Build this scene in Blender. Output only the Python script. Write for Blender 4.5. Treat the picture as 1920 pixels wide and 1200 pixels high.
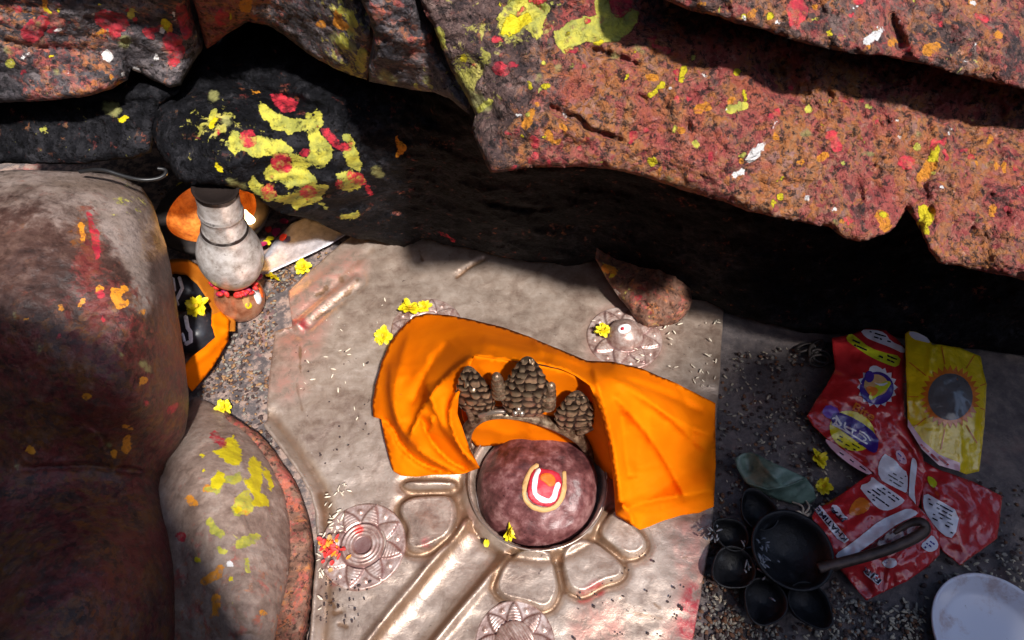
import bpy, bmesh, math, random
import numpy as np
from mathutils import Vector, Matrix
from mathutils.bvhtree import BVHTree
from mathutils.geometry import delaunay_2d_cdt
random.seed(7)
rng = np.random.default_rng(7)
S = bpy.context.scene
for o in list(bpy.data.objects):
    bpy.data.objects.remove(o)
# ------------------------------------------------------------------ camera
PITCH = math.radians(55)                 # degrees below the horizon
FPX = 1230.0                             # focal length in photo pixels (photo 1920 wide)
CAM = np.array([0.0, 0.0, 1.0])
cd = bpy.data.cameras.new('camera')
cam = bpy.data.objects.new('camera', cd)
S.collection.objects.link(cam)
cam.location = CAM
cam.rotation_euler = (math.pi/2 - PITCH, 0, 0)
cd.sensor_fit = 'HORIZONTAL'; cd.sensor_width = 36; cd.lens = 36*FPX/1920
cd.clip_start = 0.02; cd.clip_end = 200
S.camera = cam
# ------------------------------------------------------------------ light
SUNV = Vector((0.34, -0.56, 1.0)).normalized()
EL = math.asin(SUNV.z); AZ = math.atan2(SUNV.x, SUNV.y)
W = bpy.data.worlds.new('World'); S.world = W; W.use_nodes = True
wn = W.node_tree; bg = wn.nodes['Background']
sky = wn.nodes.new('ShaderNodeTexSky'); sky.sky_type = 'NISHITA'; sky.sun_disc = False
sky.sun_elevation = EL; sky.sun_rotation = AZ
wn.links.new(sky.outputs[0], bg.inputs[0]); bg.inputs[1].default_value = 0.145
sd = bpy.data.lights.new('sun', 'SUN'); sd.energy = 4.8; sd.angle = math.radians(3.4); sd.color = (1, .955, .90)
sun = bpy.data.objects.new('sun', sd); S.collection.objects.link(sun)
sun.location = (1, -1, 3)
sun.rotation_euler = SUNV.to_track_quat('Z', 'Y').to_euler()
S.view_settings.view_transform = 'Standard'; S.view_settings.look = 'None'
S.view_settings.exposure = 0.55; S.view_settings.gamma = 1.0
# ------------------------------------------------------------------ maths
cP, sP = math.cos(PITCH), math.sin(PITCH)
def rays(uv):
    uv = np.asarray(uv, float).reshape(-1, 2)
    a = (uv[:, 0]-960)/FPX; b = (uv[:, 1]-600)/FPX
    return np.stack([a, cP-b*sP, -sP-b*cP], 1)
def PZ(uv, z):
    """points of the given heights seen at those pixels of the photograph"""
    r = rays(uv); t = (np.asarray(z, float)-CAM[2])/r[:, 2]
    return CAM+r*t[:, None]
def P(u, v, z=0.0): return Vector(PZ([(u, v)], [z])[0])
def unit(a): return a/np.linalg.norm(a, axis=1, keepdims=True)
def hsh(ix, iy, iz, seed):
    h = (ix.astype(np.int64)*374761393+iy.astype(np.int64)*668265263+iz.astype(np.int64)*2147483647+seed*974711) & 0xffffffff
    h = ((h ^ (h >> 13))*1274126177) & 0xffffffff
    h = ((h ^ (h >> 15))*2246822519) & 0xffffffff
    return ((h ^ (h >> 16)) & 0xffff)/65535.0
def vnoise(p, seed=0):
    f = np.floor(p); w = p-f; w = w*w*w*(w*(w*6-15)+10); f = f.astype(np.int64)
    r = 0
    for dx in (0, 1):
        for dy in (0, 1):
            for dz in (0, 1):
                k = (w[:, 0] if dx else 1-w[:, 0])*(w[:, 1] if dy else 1-w[:, 1])*(w[:, 2] if dz else 1-w[:, 2])
                r = r+k*hsh(f[:, 0]+dx, f[:, 1]+dy, f[:, 2]+dz, seed)
    return r*2-1
ROT = np.array([[.8, .6, 0], [-.48, .64, .6], [.36, -.48, .8]])
def fbm(p, scale, octs=4, seed=0, gain=.5, mode=None):
    q = np.asarray(p)*scale; r = 0; a = 1; s = 0
    for i in range(octs):
        n = vnoise(q, seed+i*17)
        if mode == 'ridge': n = 1-2*np.abs(n)
        if mode == 'billow': n = 2*np.abs(n)-1
        r = r+a*n; s += a; a *= gain; q = (q@ROT.T)*2.03+3.1
    return r/s
def to3(uv): return np.column_stack([uv, np.zeros(len(uv))])
def seg_dist(uv, poly, closed=False):
    """distance to a polyline, sign of the side, and position along it 0..1"""
    uv = np.asarray(uv, float); pl = np.asarray([q[:2] for q in poly], float)
    if closed: pl = np.vstack([pl, pl[:1]])
    best = np.full(len(uv), 1e9); side = np.ones(len(uv)); tt = np.zeros(len(uv)); n = len(pl)-1
    if n == 0: return np.hypot(*(uv-pl[0]).T), side, tt
    for i in range(n):
        a, b = pl[i], pl[i+1]; ab = b-a; L = ab@ab+1e-12
        t = np.clip(((uv-a)@ab)/L, 0, 1); q = a+t[:, None]*ab
        d = np.hypot(uv[:, 0]-q[:, 0], uv[:, 1]-q[:, 1])
        m = d < best
        best[m] = d[m]; tt[m] = (i+t[m])/n
        side[m] = np.sign(ab[0]*(uv[m, 1]-a[1])-ab[1]*(uv[m, 0]-a[0]))
    return best, side, tt
def inside(uv, poly):
    uv = np.asarray(uv); pl = np.asarray(poly, float); c = np.zeros(len(uv), bool); j = len(pl)-1
    for i in range(len(pl)):
        xi, yi = pl[i]; xj, yj = pl[j]
        if yi != yj:
            k = ((yi > uv[:, 1]) != (yj > uv[:, 1])) & (uv[:, 0] < (xj-xi)*(uv[:, 1]-yi)/(yj-yi)+xi)
            c ^= k
        j = i
    return c
def sdf(uv, poly):
    d, _, _ = seg_dist(uv, poly, True); return np.where(inside(uv, poly), d, -d)
def smooth(x, a, b):
    t = np.clip((x-a)/(b-a), 0, 1); return t*t*(3-2*t)
def chaikin(pl, n=2, closed=False):
    pl = np.asarray(pl, float)
    for _ in range(n):
        nx = np.roll(pl, -1, 0) if closed else pl[1:]
        a = pl if closed else pl[:-1]
        q = np.stack([a*.75+nx*.25, a*.25+nx*.75], 1).reshape(-1, pl.shape[1])
        pl = q if closed else np.vstack([pl[:1], q, pl[-1:]])
    return pl
def dens(poly, step, closed=True):
    pl = np.asarray(poly, float); out = []
    n = len(pl) if closed else len(pl)-1
    for i in range(n):
        a, b = pl[i], pl[(i+1) % len(pl)]; k = max(1, int(round(np.linalg.norm(b-a)/step)))
        for j in range(k): out.append(a+(b-a)*j/k)
    if not closed: out.append(pl[-1])
    return np.array(out)
class TPS:
    def __init__(s, ctrl, reg=1e-4):
        c = np.array(ctrl, float); s.x = c[:, :2]/500; n = len(c)
        K = s.k(s.x); K[np.diag_indices(n)] += reg
        A = np.zeros((n+3, n+3)); A[:n, :n] = K; A[:n, n] = 1; A[:n, n+1:] = s.x; A[n, :n] = 1; A[n+1:, :n] = s.x.T
        s.w = np.linalg.solve(A, np.concatenate([c[:, 2], [0, 0, 0]]))
    def k(s, q):
        r2 = ((q[:, None]-s.x[None])**2).sum(-1); return .5*r2*np.log(r2+1e-9)
    def __call__(s, uv):
        q = np.asarray(uv, float)/500; return s.k(q)@s.w[:-3]+s.w[-3]+q@s.w[-2:]
class Surf:
    """a surface: heights from a few measured points, plus relief towards the viewer side"""
    def __init__(s, ctrl, disp=None):
        s.z = TPS(ctrl) if not callable(ctrl) else ctrl; s.disp = disp
    def pos(s, uv, off=0.0):
        uv = np.asarray(uv, float).reshape(-1, 2); p = PZ(uv, s.z(uv)); r = unit(rays(uv)); d = off
        if s.disp is not None: d = d+s.disp(uv, p)
        return p-r*(np.zeros(len(uv))+d)[:, None]
def tri(outline, step, rough=0.0, seed=0, jit=.25):
    """triangulated sheet over a pixel outline; the first nb points are its rim"""
    b = dens(outline, step)
    if rough:
        t = np.roll(b, -1, 0)-np.roll(b, 1, 0); nn = np.stack([t[:, 1], -t[:, 0]], 1); nn /= np.linalg.norm(nn, axis=1, keepdims=True)+1e-9
        b = b+nn*(fbm(to3(b), 1/28, 4, seed, .6)*rough)[:, None]
    lo, hi = b.min(0), b.max(0)
    xs = np.arange(lo[0], hi[0], step); ys = np.arange(lo[1], hi[1], step*.9)
    g = np.array([(x+(step/2 if j % 2 else 0), y) for j, y in enumerate(ys) for x in xs])
    if len(g):
        r = np.random.default_rng(seed); g = g+(r.random(g.shape)-.5)*2*jit*step
        g = g[inside(g, b)]
        if len(g):
            keep = np.ones(len(g), bool)
            for k in range(0, len(g), 4000):
                q = g[k:k+4000]
                keep[k:k+4000] = seg_dist(q, b, True)[0] > step*.55 if len(b) < 260 else np.min(((q[:, None]-b[None])**2).sum(-1), 1) > (step*.6)**2
            g = g[keep]
    pts = [Vector(x) for x in b]+[Vector(x) for x in g]
    vo, eo, fo, ov, _, _ = delaunay_2d_cdt(pts, [], [list(range(len(b)))], 1, 1e-4)
    uv = np.array([(p.x, p.y) for p in vo])
    inv = {}
    for i, l in enumerate(ov):
        for k in l: inv[k] = i
    rim = []
    for i in range(len(b)):
        k = inv.get(i)
        if k is not None and (not rim or rim[-1] != k): rim.append(k)
    return uv, [tuple(f) for f in fo], rim
# ------------------------------------------------------------------ objects
ORG = {}
def tag(o, label, cat, group=None, kind=None):
    if label: o['label'] = label
    if cat: o['category'] = cat
    if group: o['group'] = group
    if kind: o['kind'] = kind
    return o
def thing(name, loc, label, cat, group=None):
    o = bpy.data.objects.new(name, None); S.collection.objects.link(o)
    o.location = loc; o.empty_display_size = .02; ORG[o] = np.array(loc, float)
    return tag(o, label, cat, group)
def mk(name, v, f, mat, parent=None, attrs=None, smooth_=True, flip=None, mats=None, fmat=None, solid=0):
    v = np.asarray(v, float)
    org = ORG[parent] if parent is not None else np.array([v[:, 0].mean(), v[:, 1].mean(), v[:, 2].min()])
    me = bpy.data.meshes.new(name); me.from_pydata((v-org).tolist(), [], f)
    if attrs:
        for k, a in attrs.items():
            at = me.attributes.new(k, 'FLOAT', 'POINT'); at.data.foreach_set('value', np.asarray(a, np.float32))
    bm = bmesh.new(); bm.from_mesh(me)
    bmesh.ops.recalc_face_normals(bm, faces=bm.faces)
    if flip is not None:      # open sheets: face up / to the viewer side
        bm.normal_update()
        s = sum(ff.normal.dot(Vector(flip))*ff.calc_area() for ff in bm.faces)
        if s < 0: bmesh.ops.reverse_faces(bm, faces=bm.faces)
    bm.to_mesh(me); bm.free()
    me.polygons.foreach_set('use_smooth', [smooth_]*len(me.polygons))
    for m in (mats or [mat]): me.materials.append(m)
    if fmat is not None: me.polygons.foreach_set('material_index', fmat)
    o = bpy.data.objects.new(name, me); S.collection.objects.link(o)
    if parent is not None:
        o.parent = parent; ORG[o] = ORG[parent]
    else:
        o.location = org; ORG[o] = org
    if solid:
        md = o.modifiers.new('thickness', 'SOLIDIFY'); md.thickness = solid; md.offset = -1
    return o
TOWARD = (0, -.57, .82)
class MB:
    def __init__(s): s.v = []; s.f = []; s.m = []
    def add(s, v, f, m=0):
        n = len(s.v); s.v += [tuple(x) for x in v]; s.f += [tuple(i+n for i in q) for q in f]; s.m += [m]*len(f); return s
    def obj(s, name, mat, parent=None, **k):
        if k.get('mats'): k['fmat'] = s.m
        return mk(name, s.v, s.f, mat, parent, **k)
def frame(ax):
    ax = Vector(ax).normalized(); a = Vector((0, 0, 1)) if abs(ax.z) < .9 else Vector((1, 0, 0))
    x = ax.cross(a).normalized(); y = ax.cross(x).normalized(); return x, y, ax
def lathe(p0, axis, prof, n=40, sx=1.0, sy=1.0, cap0=True, cap1=True, wob=0, seed=0, xdir=None):
    """prof: (distance along the axis, radius)"""
    x, y, ax = frame(axis)
    if xdir is not None:
        x = (Vector(xdir)-ax*Vector(xdir).dot(ax)).normalized(); y = ax.cross(x)
    p0 = Vector(p0); v = []; f = []; r = random.Random(seed)
    ph = r.random()*6
    for (h, rad) in prof:
        for k in range(n):
            a = 2*math.pi*k/n; w = 1+wob*math.sin(3*a+ph+h*40)+wob*.6*math.sin(5*a+ph*2)
            v.append(p0+ax*h+(x*math.cos(a)*sx+y*math.sin(a)*sy)*rad*w)
    for i in range(len(prof)-1):
        for k in range(n):
            a = i*n+k; b = i*n+(k+1) % n; f.append((a, b, b+n, a+n))
    if cap0: f.append(tuple(range(n))[::-1])
    if cap1: f.append(tuple(range((len(prof)-1)*n, len(prof)*n)))
    return v, f
def tube(pts, rad, n=8, flat=1.0, up=(0, 0, 1)):
    pts = [Vector(p) for p in pts]; R = rad if hasattr(rad, '__len__') else [rad]*len(pts); v = []; f = []
    for i, p in enumerate(pts):
        t = (pts[min(i+1, len(pts)-1)]-pts[max(i-1, 0)]).normalized()
        u = Vector(up); s = t.cross(u)
        if s.length < 1e-4: s = t.cross(Vector((1, 0, 0)))
        s.normalize(); w = s.cross(t)
        for k in range(n):
            a = 2*math.pi*k/n; v.append(p+(s*math.cos(a)+w*math.sin(a)*flat)*R[i])
    for i in range(len(pts)-1):
        for k in range(n): f.append((i*n+k, i*n+(k+1) % n, (i+1)*n+(k+1) % n, (i+1)*n+k))
    f.append(tuple(range(n))[::-1]); f.append(tuple(range((len(pts)-1)*n, len(pts)*n)))
    return v, f
def ball(c, r, n=8, m=6, scale=(1, 1, 1), rot=None):
    v = []; f = []; c = Vector(c); R = rot or Matrix.Identity(3)
    for i in range(m+1):
        th = math.pi*i/m
        for k in range(n):
            a = 2*math.pi*k/n
            v.append(c+R@Vector((math.sin(th)*math.cos(a)*scale[0]*r, math.sin(th)*math.sin(a)*scale[1]*r, math.cos(th)*scale[2]*r)))
    for i in range(m):
        for k in range(n): f.append((i*n+k, (i+1)*n+k, (i+1)*n+(k+1) % n, i*n+(k+1) % n))
    return v, f
def spread(masks, uv):
    """masks: list of (kind, [(u, v, r), ...]) strokes -> signed distance fields (tens of pixels)"""
    out = {}
    for kind, st in masks:
        if isinstance(st, tuple):
            val = np.clip(sdf(uv, np.array(st, float))/10+.15, -2, 2); out[kind] = np.maximum(out.get(kind, np.full(len(uv), -2.0)), val); continue
        d, _, t = seg_dist(uv, st); rr = np.array([q[2] for q in st], float)
        r = np.interp(t, np.linspace(0, 1, len(rr)), rr) if len(rr) > 1 else rr[0]
        val = np.clip((r-d)/10, -2, 2)
        out[kind] = np.maximum(out.get(kind, np.full(len(uv), -2.0)), val)
    return out
# ------------------------------------------------------------------ materials
class Mat:
    def __init__(s, name):
        s.m = bpy.data.materials.new(name); s.m.use_nodes = True; s.t = s.m.node_tree; s.b = s.t.nodes['Principled BSDF']
        s.co = s.t.nodes.new('ShaderNodeTexCoord').outputs['Object']
    def n(s, typ): return s.t.nodes.new(typ)
    def put(s, sock, x):
        if isinstance(x, bpy.types.NodeSocket): s.t.links.new(x, sock)
        elif hasattr(x, '__len__') and len(x) == 3 and sock.type == 'RGBA': sock.default_value = (*x, 1)
        else: sock.default_value = x
    def noise(s, scale, detail=4, rough=.55, dist=0, vec=None, col=False):
        q = s.n('ShaderNodeTexNoise'); q.inputs['Scale'].default_value = scale; q.inputs['Detail'].default_value = detail
        q.inputs['Roughness'].default_value = rough; q.inputs['Distortion'].default_value = dist
        s.put(q.inputs['Vector'], vec or s.co); return q.outputs['Color' if col else 'Fac']
    def vor(s, scale, feat='F1', out='Distance', vec=None):
        q = s.n('ShaderNodeTexVoronoi'); q.feature = feat; q.inputs['Scale'].default_value = scale; s.put(q.inputs['Vector'], vec or s.co); return q.outputs[out]
    def wave(s, scale, dist=2, vec=None):
        q = s.n('ShaderNodeTexWave'); q.inputs['Scale'].default_value = scale; q.inputs['Distortion'].default_value = dist; s.put(q.inputs['Vector'], vec or s.co); return q.outputs['Fac']
    def mapv(s, scale=(1, 1, 1), rot=(0, 0, 0)):
        q = s.n('ShaderNodeMapping'); q.inputs['Scale'].default_value = scale; q.inputs['Rotation'].default_value = rot; s.put(q.inputs['Vector'], s.co); return q.outputs[0]
    def ramp(s, fac, stops):
        q = s.n('ShaderNodeValToRGB'); e = q.color_ramp.elements
        while len(e) < len(stops): e.new(.5)
        for x, (p, c) in zip(e, stops): x.position = p; x.color = (*c, 1)
        s.put(q.inputs[0], fac); return q.outputs[0]
    def mix(s, fac, a, b, blend='MIX'):
        q = s.n('ShaderNodeMix'); q.data_type = 'RGBA'; q.blend_type = blend
        s.put(q.inputs[0], fac); s.put(q.inputs[6], a); s.put(q.inputs[7], b); return q.outputs[2]
    def math(s, op, a, b=0.0, c=0.0):
        q = s.n('ShaderNodeMath'); q.operation = op; s.put(q.inputs[0], a); s.put(q.inputs[1], b); s.put(q.inputs[2], c); return q.outputs[0]
    def step(s, x, lo, hi, a=0.0, b=1.0):
        q = s.n('ShaderNodeMapRange'); q.interpolation_type = 'SMOOTHSTEP'; s.put(q.inputs[0], x)
        for i, y in ((1, lo), (2, hi), (3, a), (4, b)): s.put(q.inputs[i], y)
        return q.outputs[0]
    def attr(s, name):
        q = s.n('ShaderNodeAttribute'); q.attribute_name = name; return q.outputs['Fac']
    def bump(s, h, strength=.5, dist=.002, normal=None):
        q = s.n('ShaderNodeBump'); q.inputs['Strength'].default_value = strength; q.inputs['Distance'].default_value = dist
        s.put(q.inputs['Height'], h)
        if normal is not None: s.put(q.inputs['Normal'], normal)
        return q.outputs[0]
    def out(s, col=None, rough=None, metal=None, normal=None, **kw):
        for k, x in (('Base Color', col), ('Roughness', rough), ('Metallic', metal), ('Normal', normal)):
            if x is not None: s.put(s.b.inputs[k], x)
        for k, x in kw.items(): s.put(s.b.inputs[k.replace('_', ' ')], x)
        return s.m
def rock_mat(name, dark, mid, light, grain=1.0, rough=.8, bump=.8, flake=1.0, spec=.35, pwk=1.0, bd=.008, pit=.88):
    m = Mat(name)
    n1 = m.noise(8, 6, .62); n2 = m.noise(42*grain, 8, .68, .3); n3 = m.noise(150*grain, 6, .7); nw = m.noise(60, 5, .65, col=True)
    q = m.n('ShaderNodeVectorMath'); q.operation = 'MULTIPLY_ADD'; m.put(q.inputs[0], nw); q.inputs[1].default_value = (.022,)*3; m.put(q.inputs[2], m.co); vec = q.outputs[0]
    def cell(sc):
        v = m.n('ShaderNodeTexVoronoi'); v.inputs['Scale'].default_value = sc; m.put(v.inputs['Vector'], vec)
        sp = m.n('ShaderNodeSeparateColor'); m.put(sp.inputs[0], v.outputs['Color']); return v.outputs['Distance'], sp.outputs[0], sp.outputs[1]
    d1, r1, g1 = cell(150*grain); d2, r2, g2 = cell(62*grain)
    f = m.math('ADD', m.math('MULTIPLY', n1, .40), m.math('ADD', m.math('MULTIPLY', n2, .50), m.math('MULTIPLY', m.math('SUBTRACT', m.math('ADD', r1, r2), 1.0), .07*flake)))
    f = m.math('ADD', f, m.math('MULTIPLY', n3, .10))
    c = m.ramp(f, [(.38, dark), (.50, mid), (.64, light)])
    ah = m.attr('ash_and_sheen'); c = m.mix(m.step(m.math('ADD', ah, m.math('MULTIPLY', m.math('SUBTRACT', n2, .5), 1.6)), .2, .9, 0, .9), c, m.mix(m.step(n1, .35, .65), (.16, .115, .09), (.33, .26, .23)))  # pale mask: lit top and sheen painted onto the pillar stone
    t = m.attr('tint')
    # red, coral and rust powders caught in the grain, flake by flake
    nc = m.noise(17, 6, .65, .6); na = m.noise(30, 8, .72, .5)
    pick = m.math('ADD', m.math('MULTIPLY', nc, 1.15), m.math('MULTIPLY', m.math('SUBTRACT', m.math('ADD', r1, g2), 1.0), .22))
    pw = m.ramp(pick, [(.30, (.10, .035, .030)), (.42, (.30, .045, .045)), (.50, (.44, .12, .085)), (.57, (.25, .105, .07)), (.66, (.46, .15, .035)), (.76, (.38, .17, .07)), (.86, (.34, .16, .13))])
    pw = m.mix(m.math('MULTIPLY', m.step(m.noise(12, 5, .6, .8), .48, .60), .65), pw, m.mix(n2, (.30, .03, .035), (.52, .11, .085))); pw = m.mix(m.step(m.noise(95, 6, .75), .56, .68, 0, .6), pw, (.56, .30, .24))
    if pwk != 1: pw = m.mix(1.0, pw, (pwk,)*3, 'MULTIPLY')
    ka = m.step(m.math('ADD', m.math('ADD', na, m.math('MULTIPLY', t, .42)), m.math('MULTIPLY', m.math('SUBTRACT', g1, .5), .22)), .62, .84)
    c = m.mix(m.math('MULTIPLY', ka, .88), c, pw)
    c = m.mix(m.step(m.noise(115, 7, .75), .49, .40, 0, pit), c, tuple(x*.35 for x in dark))
    c = m.mix(m.math('MULTIPLY', m.step(m.noise(170, 3, .6), .68, .74), .6), c, light)
    sp = m.attr('speck'); ns = m.noise(75, 7, .7, .4); nl = m.noise(22, 4, .6)
    ks = m.step(m.math('ADD', m.math('ADD', ns, m.math('MULTIPLY', nl, .5)), m.math('MULTIPLY', sp, .30)), .99, 1.07)
    c = m.mix(m.math('MULTIPLY', ks, .85), c, m.mix(m.step(n2, .4, .6), (.36, .33, .06), (.60, .52, .13)))
    wob = m.math('ADD', m.math('MULTIPLY', m.math('SUBTRACT', m.noise(110, 7, .7), .5), 2.0), m.math('MULTIPLY', m.math('SUBTRACT', m.noise(34, 4, .6), .5), 1.4))
    def mask(nm, lo=-.05, hi=.09): return m.step(m.math('ADD', m.attr(nm), wob), lo, hi)
    y = mask('yel'); k = mask('kum'); o = mask('org'); w = mask('whi'); g = mask('pal', -.3, .5)
    yc = m.mix(m.step(m.noise(48, 6, .65), .38, .62), (.28, .28, .06), (.50, .45, .06))
    c = m.mix(m.math('MULTIPLY', g, .7), c, m.mix(n2, (.22, .22, .09), (.40, .38, .13)))
    c = m.mix(m.math('MULTIPLY', o, m.step(n3, .38, .5, .35, .95)), c, (.66, .25, .02))
    c = m.mix(m.math('MULTIPLY', y, m.step(m.noise(80, 7, .75), .34, .48, .2, 1)), c, yc); br = mask('bri'); c = m.mix(br, c, (.62, .50, .012))
    c = m.mix(m.math('MULTIPLY', k, m.step(m.noise(90, 6, .7), .38, .58, .22, 1)), c, m.mix(m.step(n2, .40, .6), (.28, .015, .03), (.54, .035, .05)))
    c = m.mix(w, c, (.75, .72, .70))
    h = m.math('ADD', m.math('MULTIPLY', n2, .9), m.math('MULTIPLY', n3, .45))
    h = m.math('ADD', h, m.math('MULTIPLY', m.math('ADD', m.math('MULTIPLY', d1, .35), m.math('MULTIPLY', d2, .5)), -flake))
    h = m.math('MULTIPLY', h, m.math('SUBTRACT', 1.0, m.math('MULTIPLY', m.math('MAXIMUM', y, k), .55)))
    h = m.math('ADD', h, m.math('MULTIPLY', m.math('ADD', y, m.math('ADD', k, br)), .22))
    r = m.mix(y, (rough,)*3, (.5,)*3)
    return m.out(c, r, 0, m.bump(h, bump, bd), Specular_IOR_Level=spec)
M = {}
M['red_rock'] = rock_mat('red_powdered_rock', (.032, .021, .023), (.11, .062, .055), (.27, .18, .155), bump=1.0, bd=.014)
M['pillar'] = rock_mat('shade_dark_stone', (.022, .012, .010), (.065, .032, .025), (.14, .080, .062), rough=.42, bump=.4, flake=.3, pwk=.42, pit=.35)  # base colour holds the shade of the lower pillar
M['dark_rock'] = rock_mat('near_black_rock', (.002, .002, .003), (.006, .006, .008), (.030, .029, .034), rough=.7, flake=.6, spec=.10)  # dark stone, base taken near black for the gap's deep shade
M['mix_rock'] = rock_mat('half_sooty_rock', (.020, .018, .023), (.075, .062, .068), (.23, .19, .19), rough=.7)
M['grey_rock'] = rock_mat('smooth_grey_rock', (.17, .11, .085), (.29, .205, .165), (.42, .335, .285), rough=.55, bump=.35, flake=.25, pit=.22)
M['brown_rock'] = rock_mat('worn_brown_rock', (.085, .038, .026), (.16, .075, .048), (.24, .14, .10), rough=.7, bump=.5, flake=.4)
def rockobj(name, outline, ctrl, mat, label, back=(0, .5, .0), disp=None, amp=.012, sc=14, edge=26, edge_d=.02, step=5, rough=3, masks=(), tint=None, speck=None, ash_and_sheen=None, chips=0.0, cracks=(), seed=1, lump=0.0, lump_sc=60, rings=((.06, 0), (.3, 0), (1, 0)), cat='rock', drop=None, group=None):
    uv, f, rim = tri(outline, step, rough, seed)
    def dd(q, p):
        d = fbm(p, sc, 5, seed, .52)*amp
        if chips: c_ = fbm(p*np.array([1, 1, 1.6]), 15, 3, seed+77)*5; d = d+chips*(np.floor(c_)+smooth(c_-np.floor(c_), .62, 1))
        if lump: d = d+fbm(p, lump_sc, 4, seed+5, .55, 'billow')*lump
        for (ln, depth, wid) in cracks:
            a, _, t = seg_dist(q, ln); a = a+fbm(to3(q), 1/18, 3, seed+9)*5
            d = d-depth*np.exp(-(a/wid)**2)*np.minimum(1, np.minimum(t, 1-t)*8+.25)
        e = np.clip(seg_dist(q, np.array(outline), True)[0]/edge, 0, 1)
        d = d-edge_d*(1-np.sqrt(np.clip(1-(1-e)**2, 0, 1)))
        if disp is not None: d = d+disp(q, p)
        return d
    sf = Surf(ctrl, dd); v = sf.pos(uv)
    mk_ = spread(masks, uv)
    A = {k: mk_.get(k, np.full(len(uv), -2.0)) for k in ('yel', 'kum', 'org', 'whi', 'pal', 'bri')}
    A['tint'] = tint(uv) if tint else np.zeros(len(uv)); A['speck'] = speck(uv) if speck else np.zeros(len(uv)); A['ash_and_sheen'] = ash_and_sheen(uv) if ash_and_sheen else np.zeros(len(uv))
    n0 = len(v); V = [v]; F = list(f); prev = list(rim); nr = len(rim); base = v[rim]; bk = np.array(back, float); cnt = n0
    for (s, shrink) in rings:
        q = base+bk*s; c = q.mean(0); q = q+(c-q)*shrink
        if drop is not None: q[:, 2] = q[:, 2]*(1-s)+drop*s
        q = q+np.stack([fbm(base, 9, 3, seed+31+i) for i in range(3)], 1)*.012*min(1, s*4)
        V.append(q); cur = list(range(cnt, cnt+nr)); cnt += nr
        for i in range(nr):
            j = (i+1) % nr; F.append((prev[i], prev[j], cur[j], cur[i]))
        for k in A: A[k] = np.concatenate([A[k], A[k][rim] if k in ('tint', 'speck', 'ash_and_sheen') else np.full(nr, -2.0)])
        prev = cur
    V.append(np.vstack(V)[prev].mean(0)[None])
    for i in range(nr): F.append((prev[i], prev[(i+1) % nr], cnt))
    for k in A: A[k] = np.append(A[k], -2.0 if k not in ('tint', 'speck', 'ash_and_sheen') else 0)
    o = mk(name, np.vstack(V), F, mat, None, A)
    tag(o, label, cat, group); o['_s'] = 0; del o['_s']
    return o, sf
const = lambda c: (lambda uv: np.full(len(uv), float(c)))
#@@ROCKS
def zp(pts, ox, oy, k): return tuple((ox+k*x, oy+k*y) for x, y in pts)
Z1 = lambda *p: zp(p, 160, 0, .35)
Z2 = lambda *p: zp(p, 660, 0, .35)
Z5 = lambda *p: zp(p, 160, 720, .4)
def el(cx, cy, a, b, rot=0): return tuple((cx+a*math.cos(t)*math.cos(rot)-b*math.sin(t)*math.sin(rot), cy+a*math.cos(t)*math.sin(rot)+b*math.sin(t)*math.cos(rot)) for t in np.linspace(0, 2*math.pi, 18)[:-1])
# ------------------------------------------------------------------ rocks of the grotto
C_out = [(775, -90), (786, 0), (812, 50), (835, 110), (866, 165), (890, 215), (885, 240), (895, 275), (908, 300), (920, 325), (955, 322), (990, 312), (1040, 314), (1080, 312), (1125, 316), (1170, 322), (1215, 335), (1260, 350), (1300, 362), (1340, 372), (1400, 396), (1470, 410), (1530, 421), (1556, 424), (1580, 445), (1612, 453), (1660, 441), (1680, 425), (1700, 392), (1716, 412), (1728, 440), (1742, 470), (1760, 492), (1900, 520), (2080, 560), (2700, 700), (2700, -90)]
lin = lambda a, b: (lambda q: np.clip((q-a)/(b-a), 0, 1))
def dabs(n, poly, seed, kinds=('kum', 'org', 'yel', 'kum', 'pal', 'org', 'bri', 'whi')):
    r = random.Random(seed); out = []; pl = np.array(poly, float); lo, hi = pl.min(0), pl.max(0)
    while len(out) < n:
        q = (r.uniform(lo[0], hi[0]), r.uniform(lo[1], hi[1]))
        if not inside(np.array([q]), pl)[0]: continue
        k = r.choice(kinds); s_ = {'bri': 2.5, 'whi': 2.0, 'yel': 4}.get(k, 6)*r.uniform(.6, 1.3); a = r.uniform(0, 3.1); L = r.uniform(0, 16)
        out.append((k, [(q[0], q[1], s_), (q[0]+L*math.cos(a), q[1]+L*math.sin(a), s_*r.uniform(.4, 1))]))
    return out
def c_tint(uv):
    u, v = uv[:, 0], uv[:, 1]
    return np.clip(.15+.85*lin(930, 1130)(u+v*.35-40)+.2*fbm(to3(uv), 1/120, 3, 5)-.5*smooth(95-v+ (u-1200)*.14, 0, 70)*smooth(u, 1150, 1250), 0, 1)  # powder thinned in a band, painting in the upper slab's shadow
def c_speck(uv):
    u, v = uv[:, 0], uv[:, 1]
    a = np.exp(-((u-870)/70)**2-((v-150)/90)**2)+.7*np.exp(-((u-1010)/180)**2-((v-60)/50)**2)+.12*smooth(u, 1450, 1750)
    return np.clip(a, 0, 1)
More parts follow.
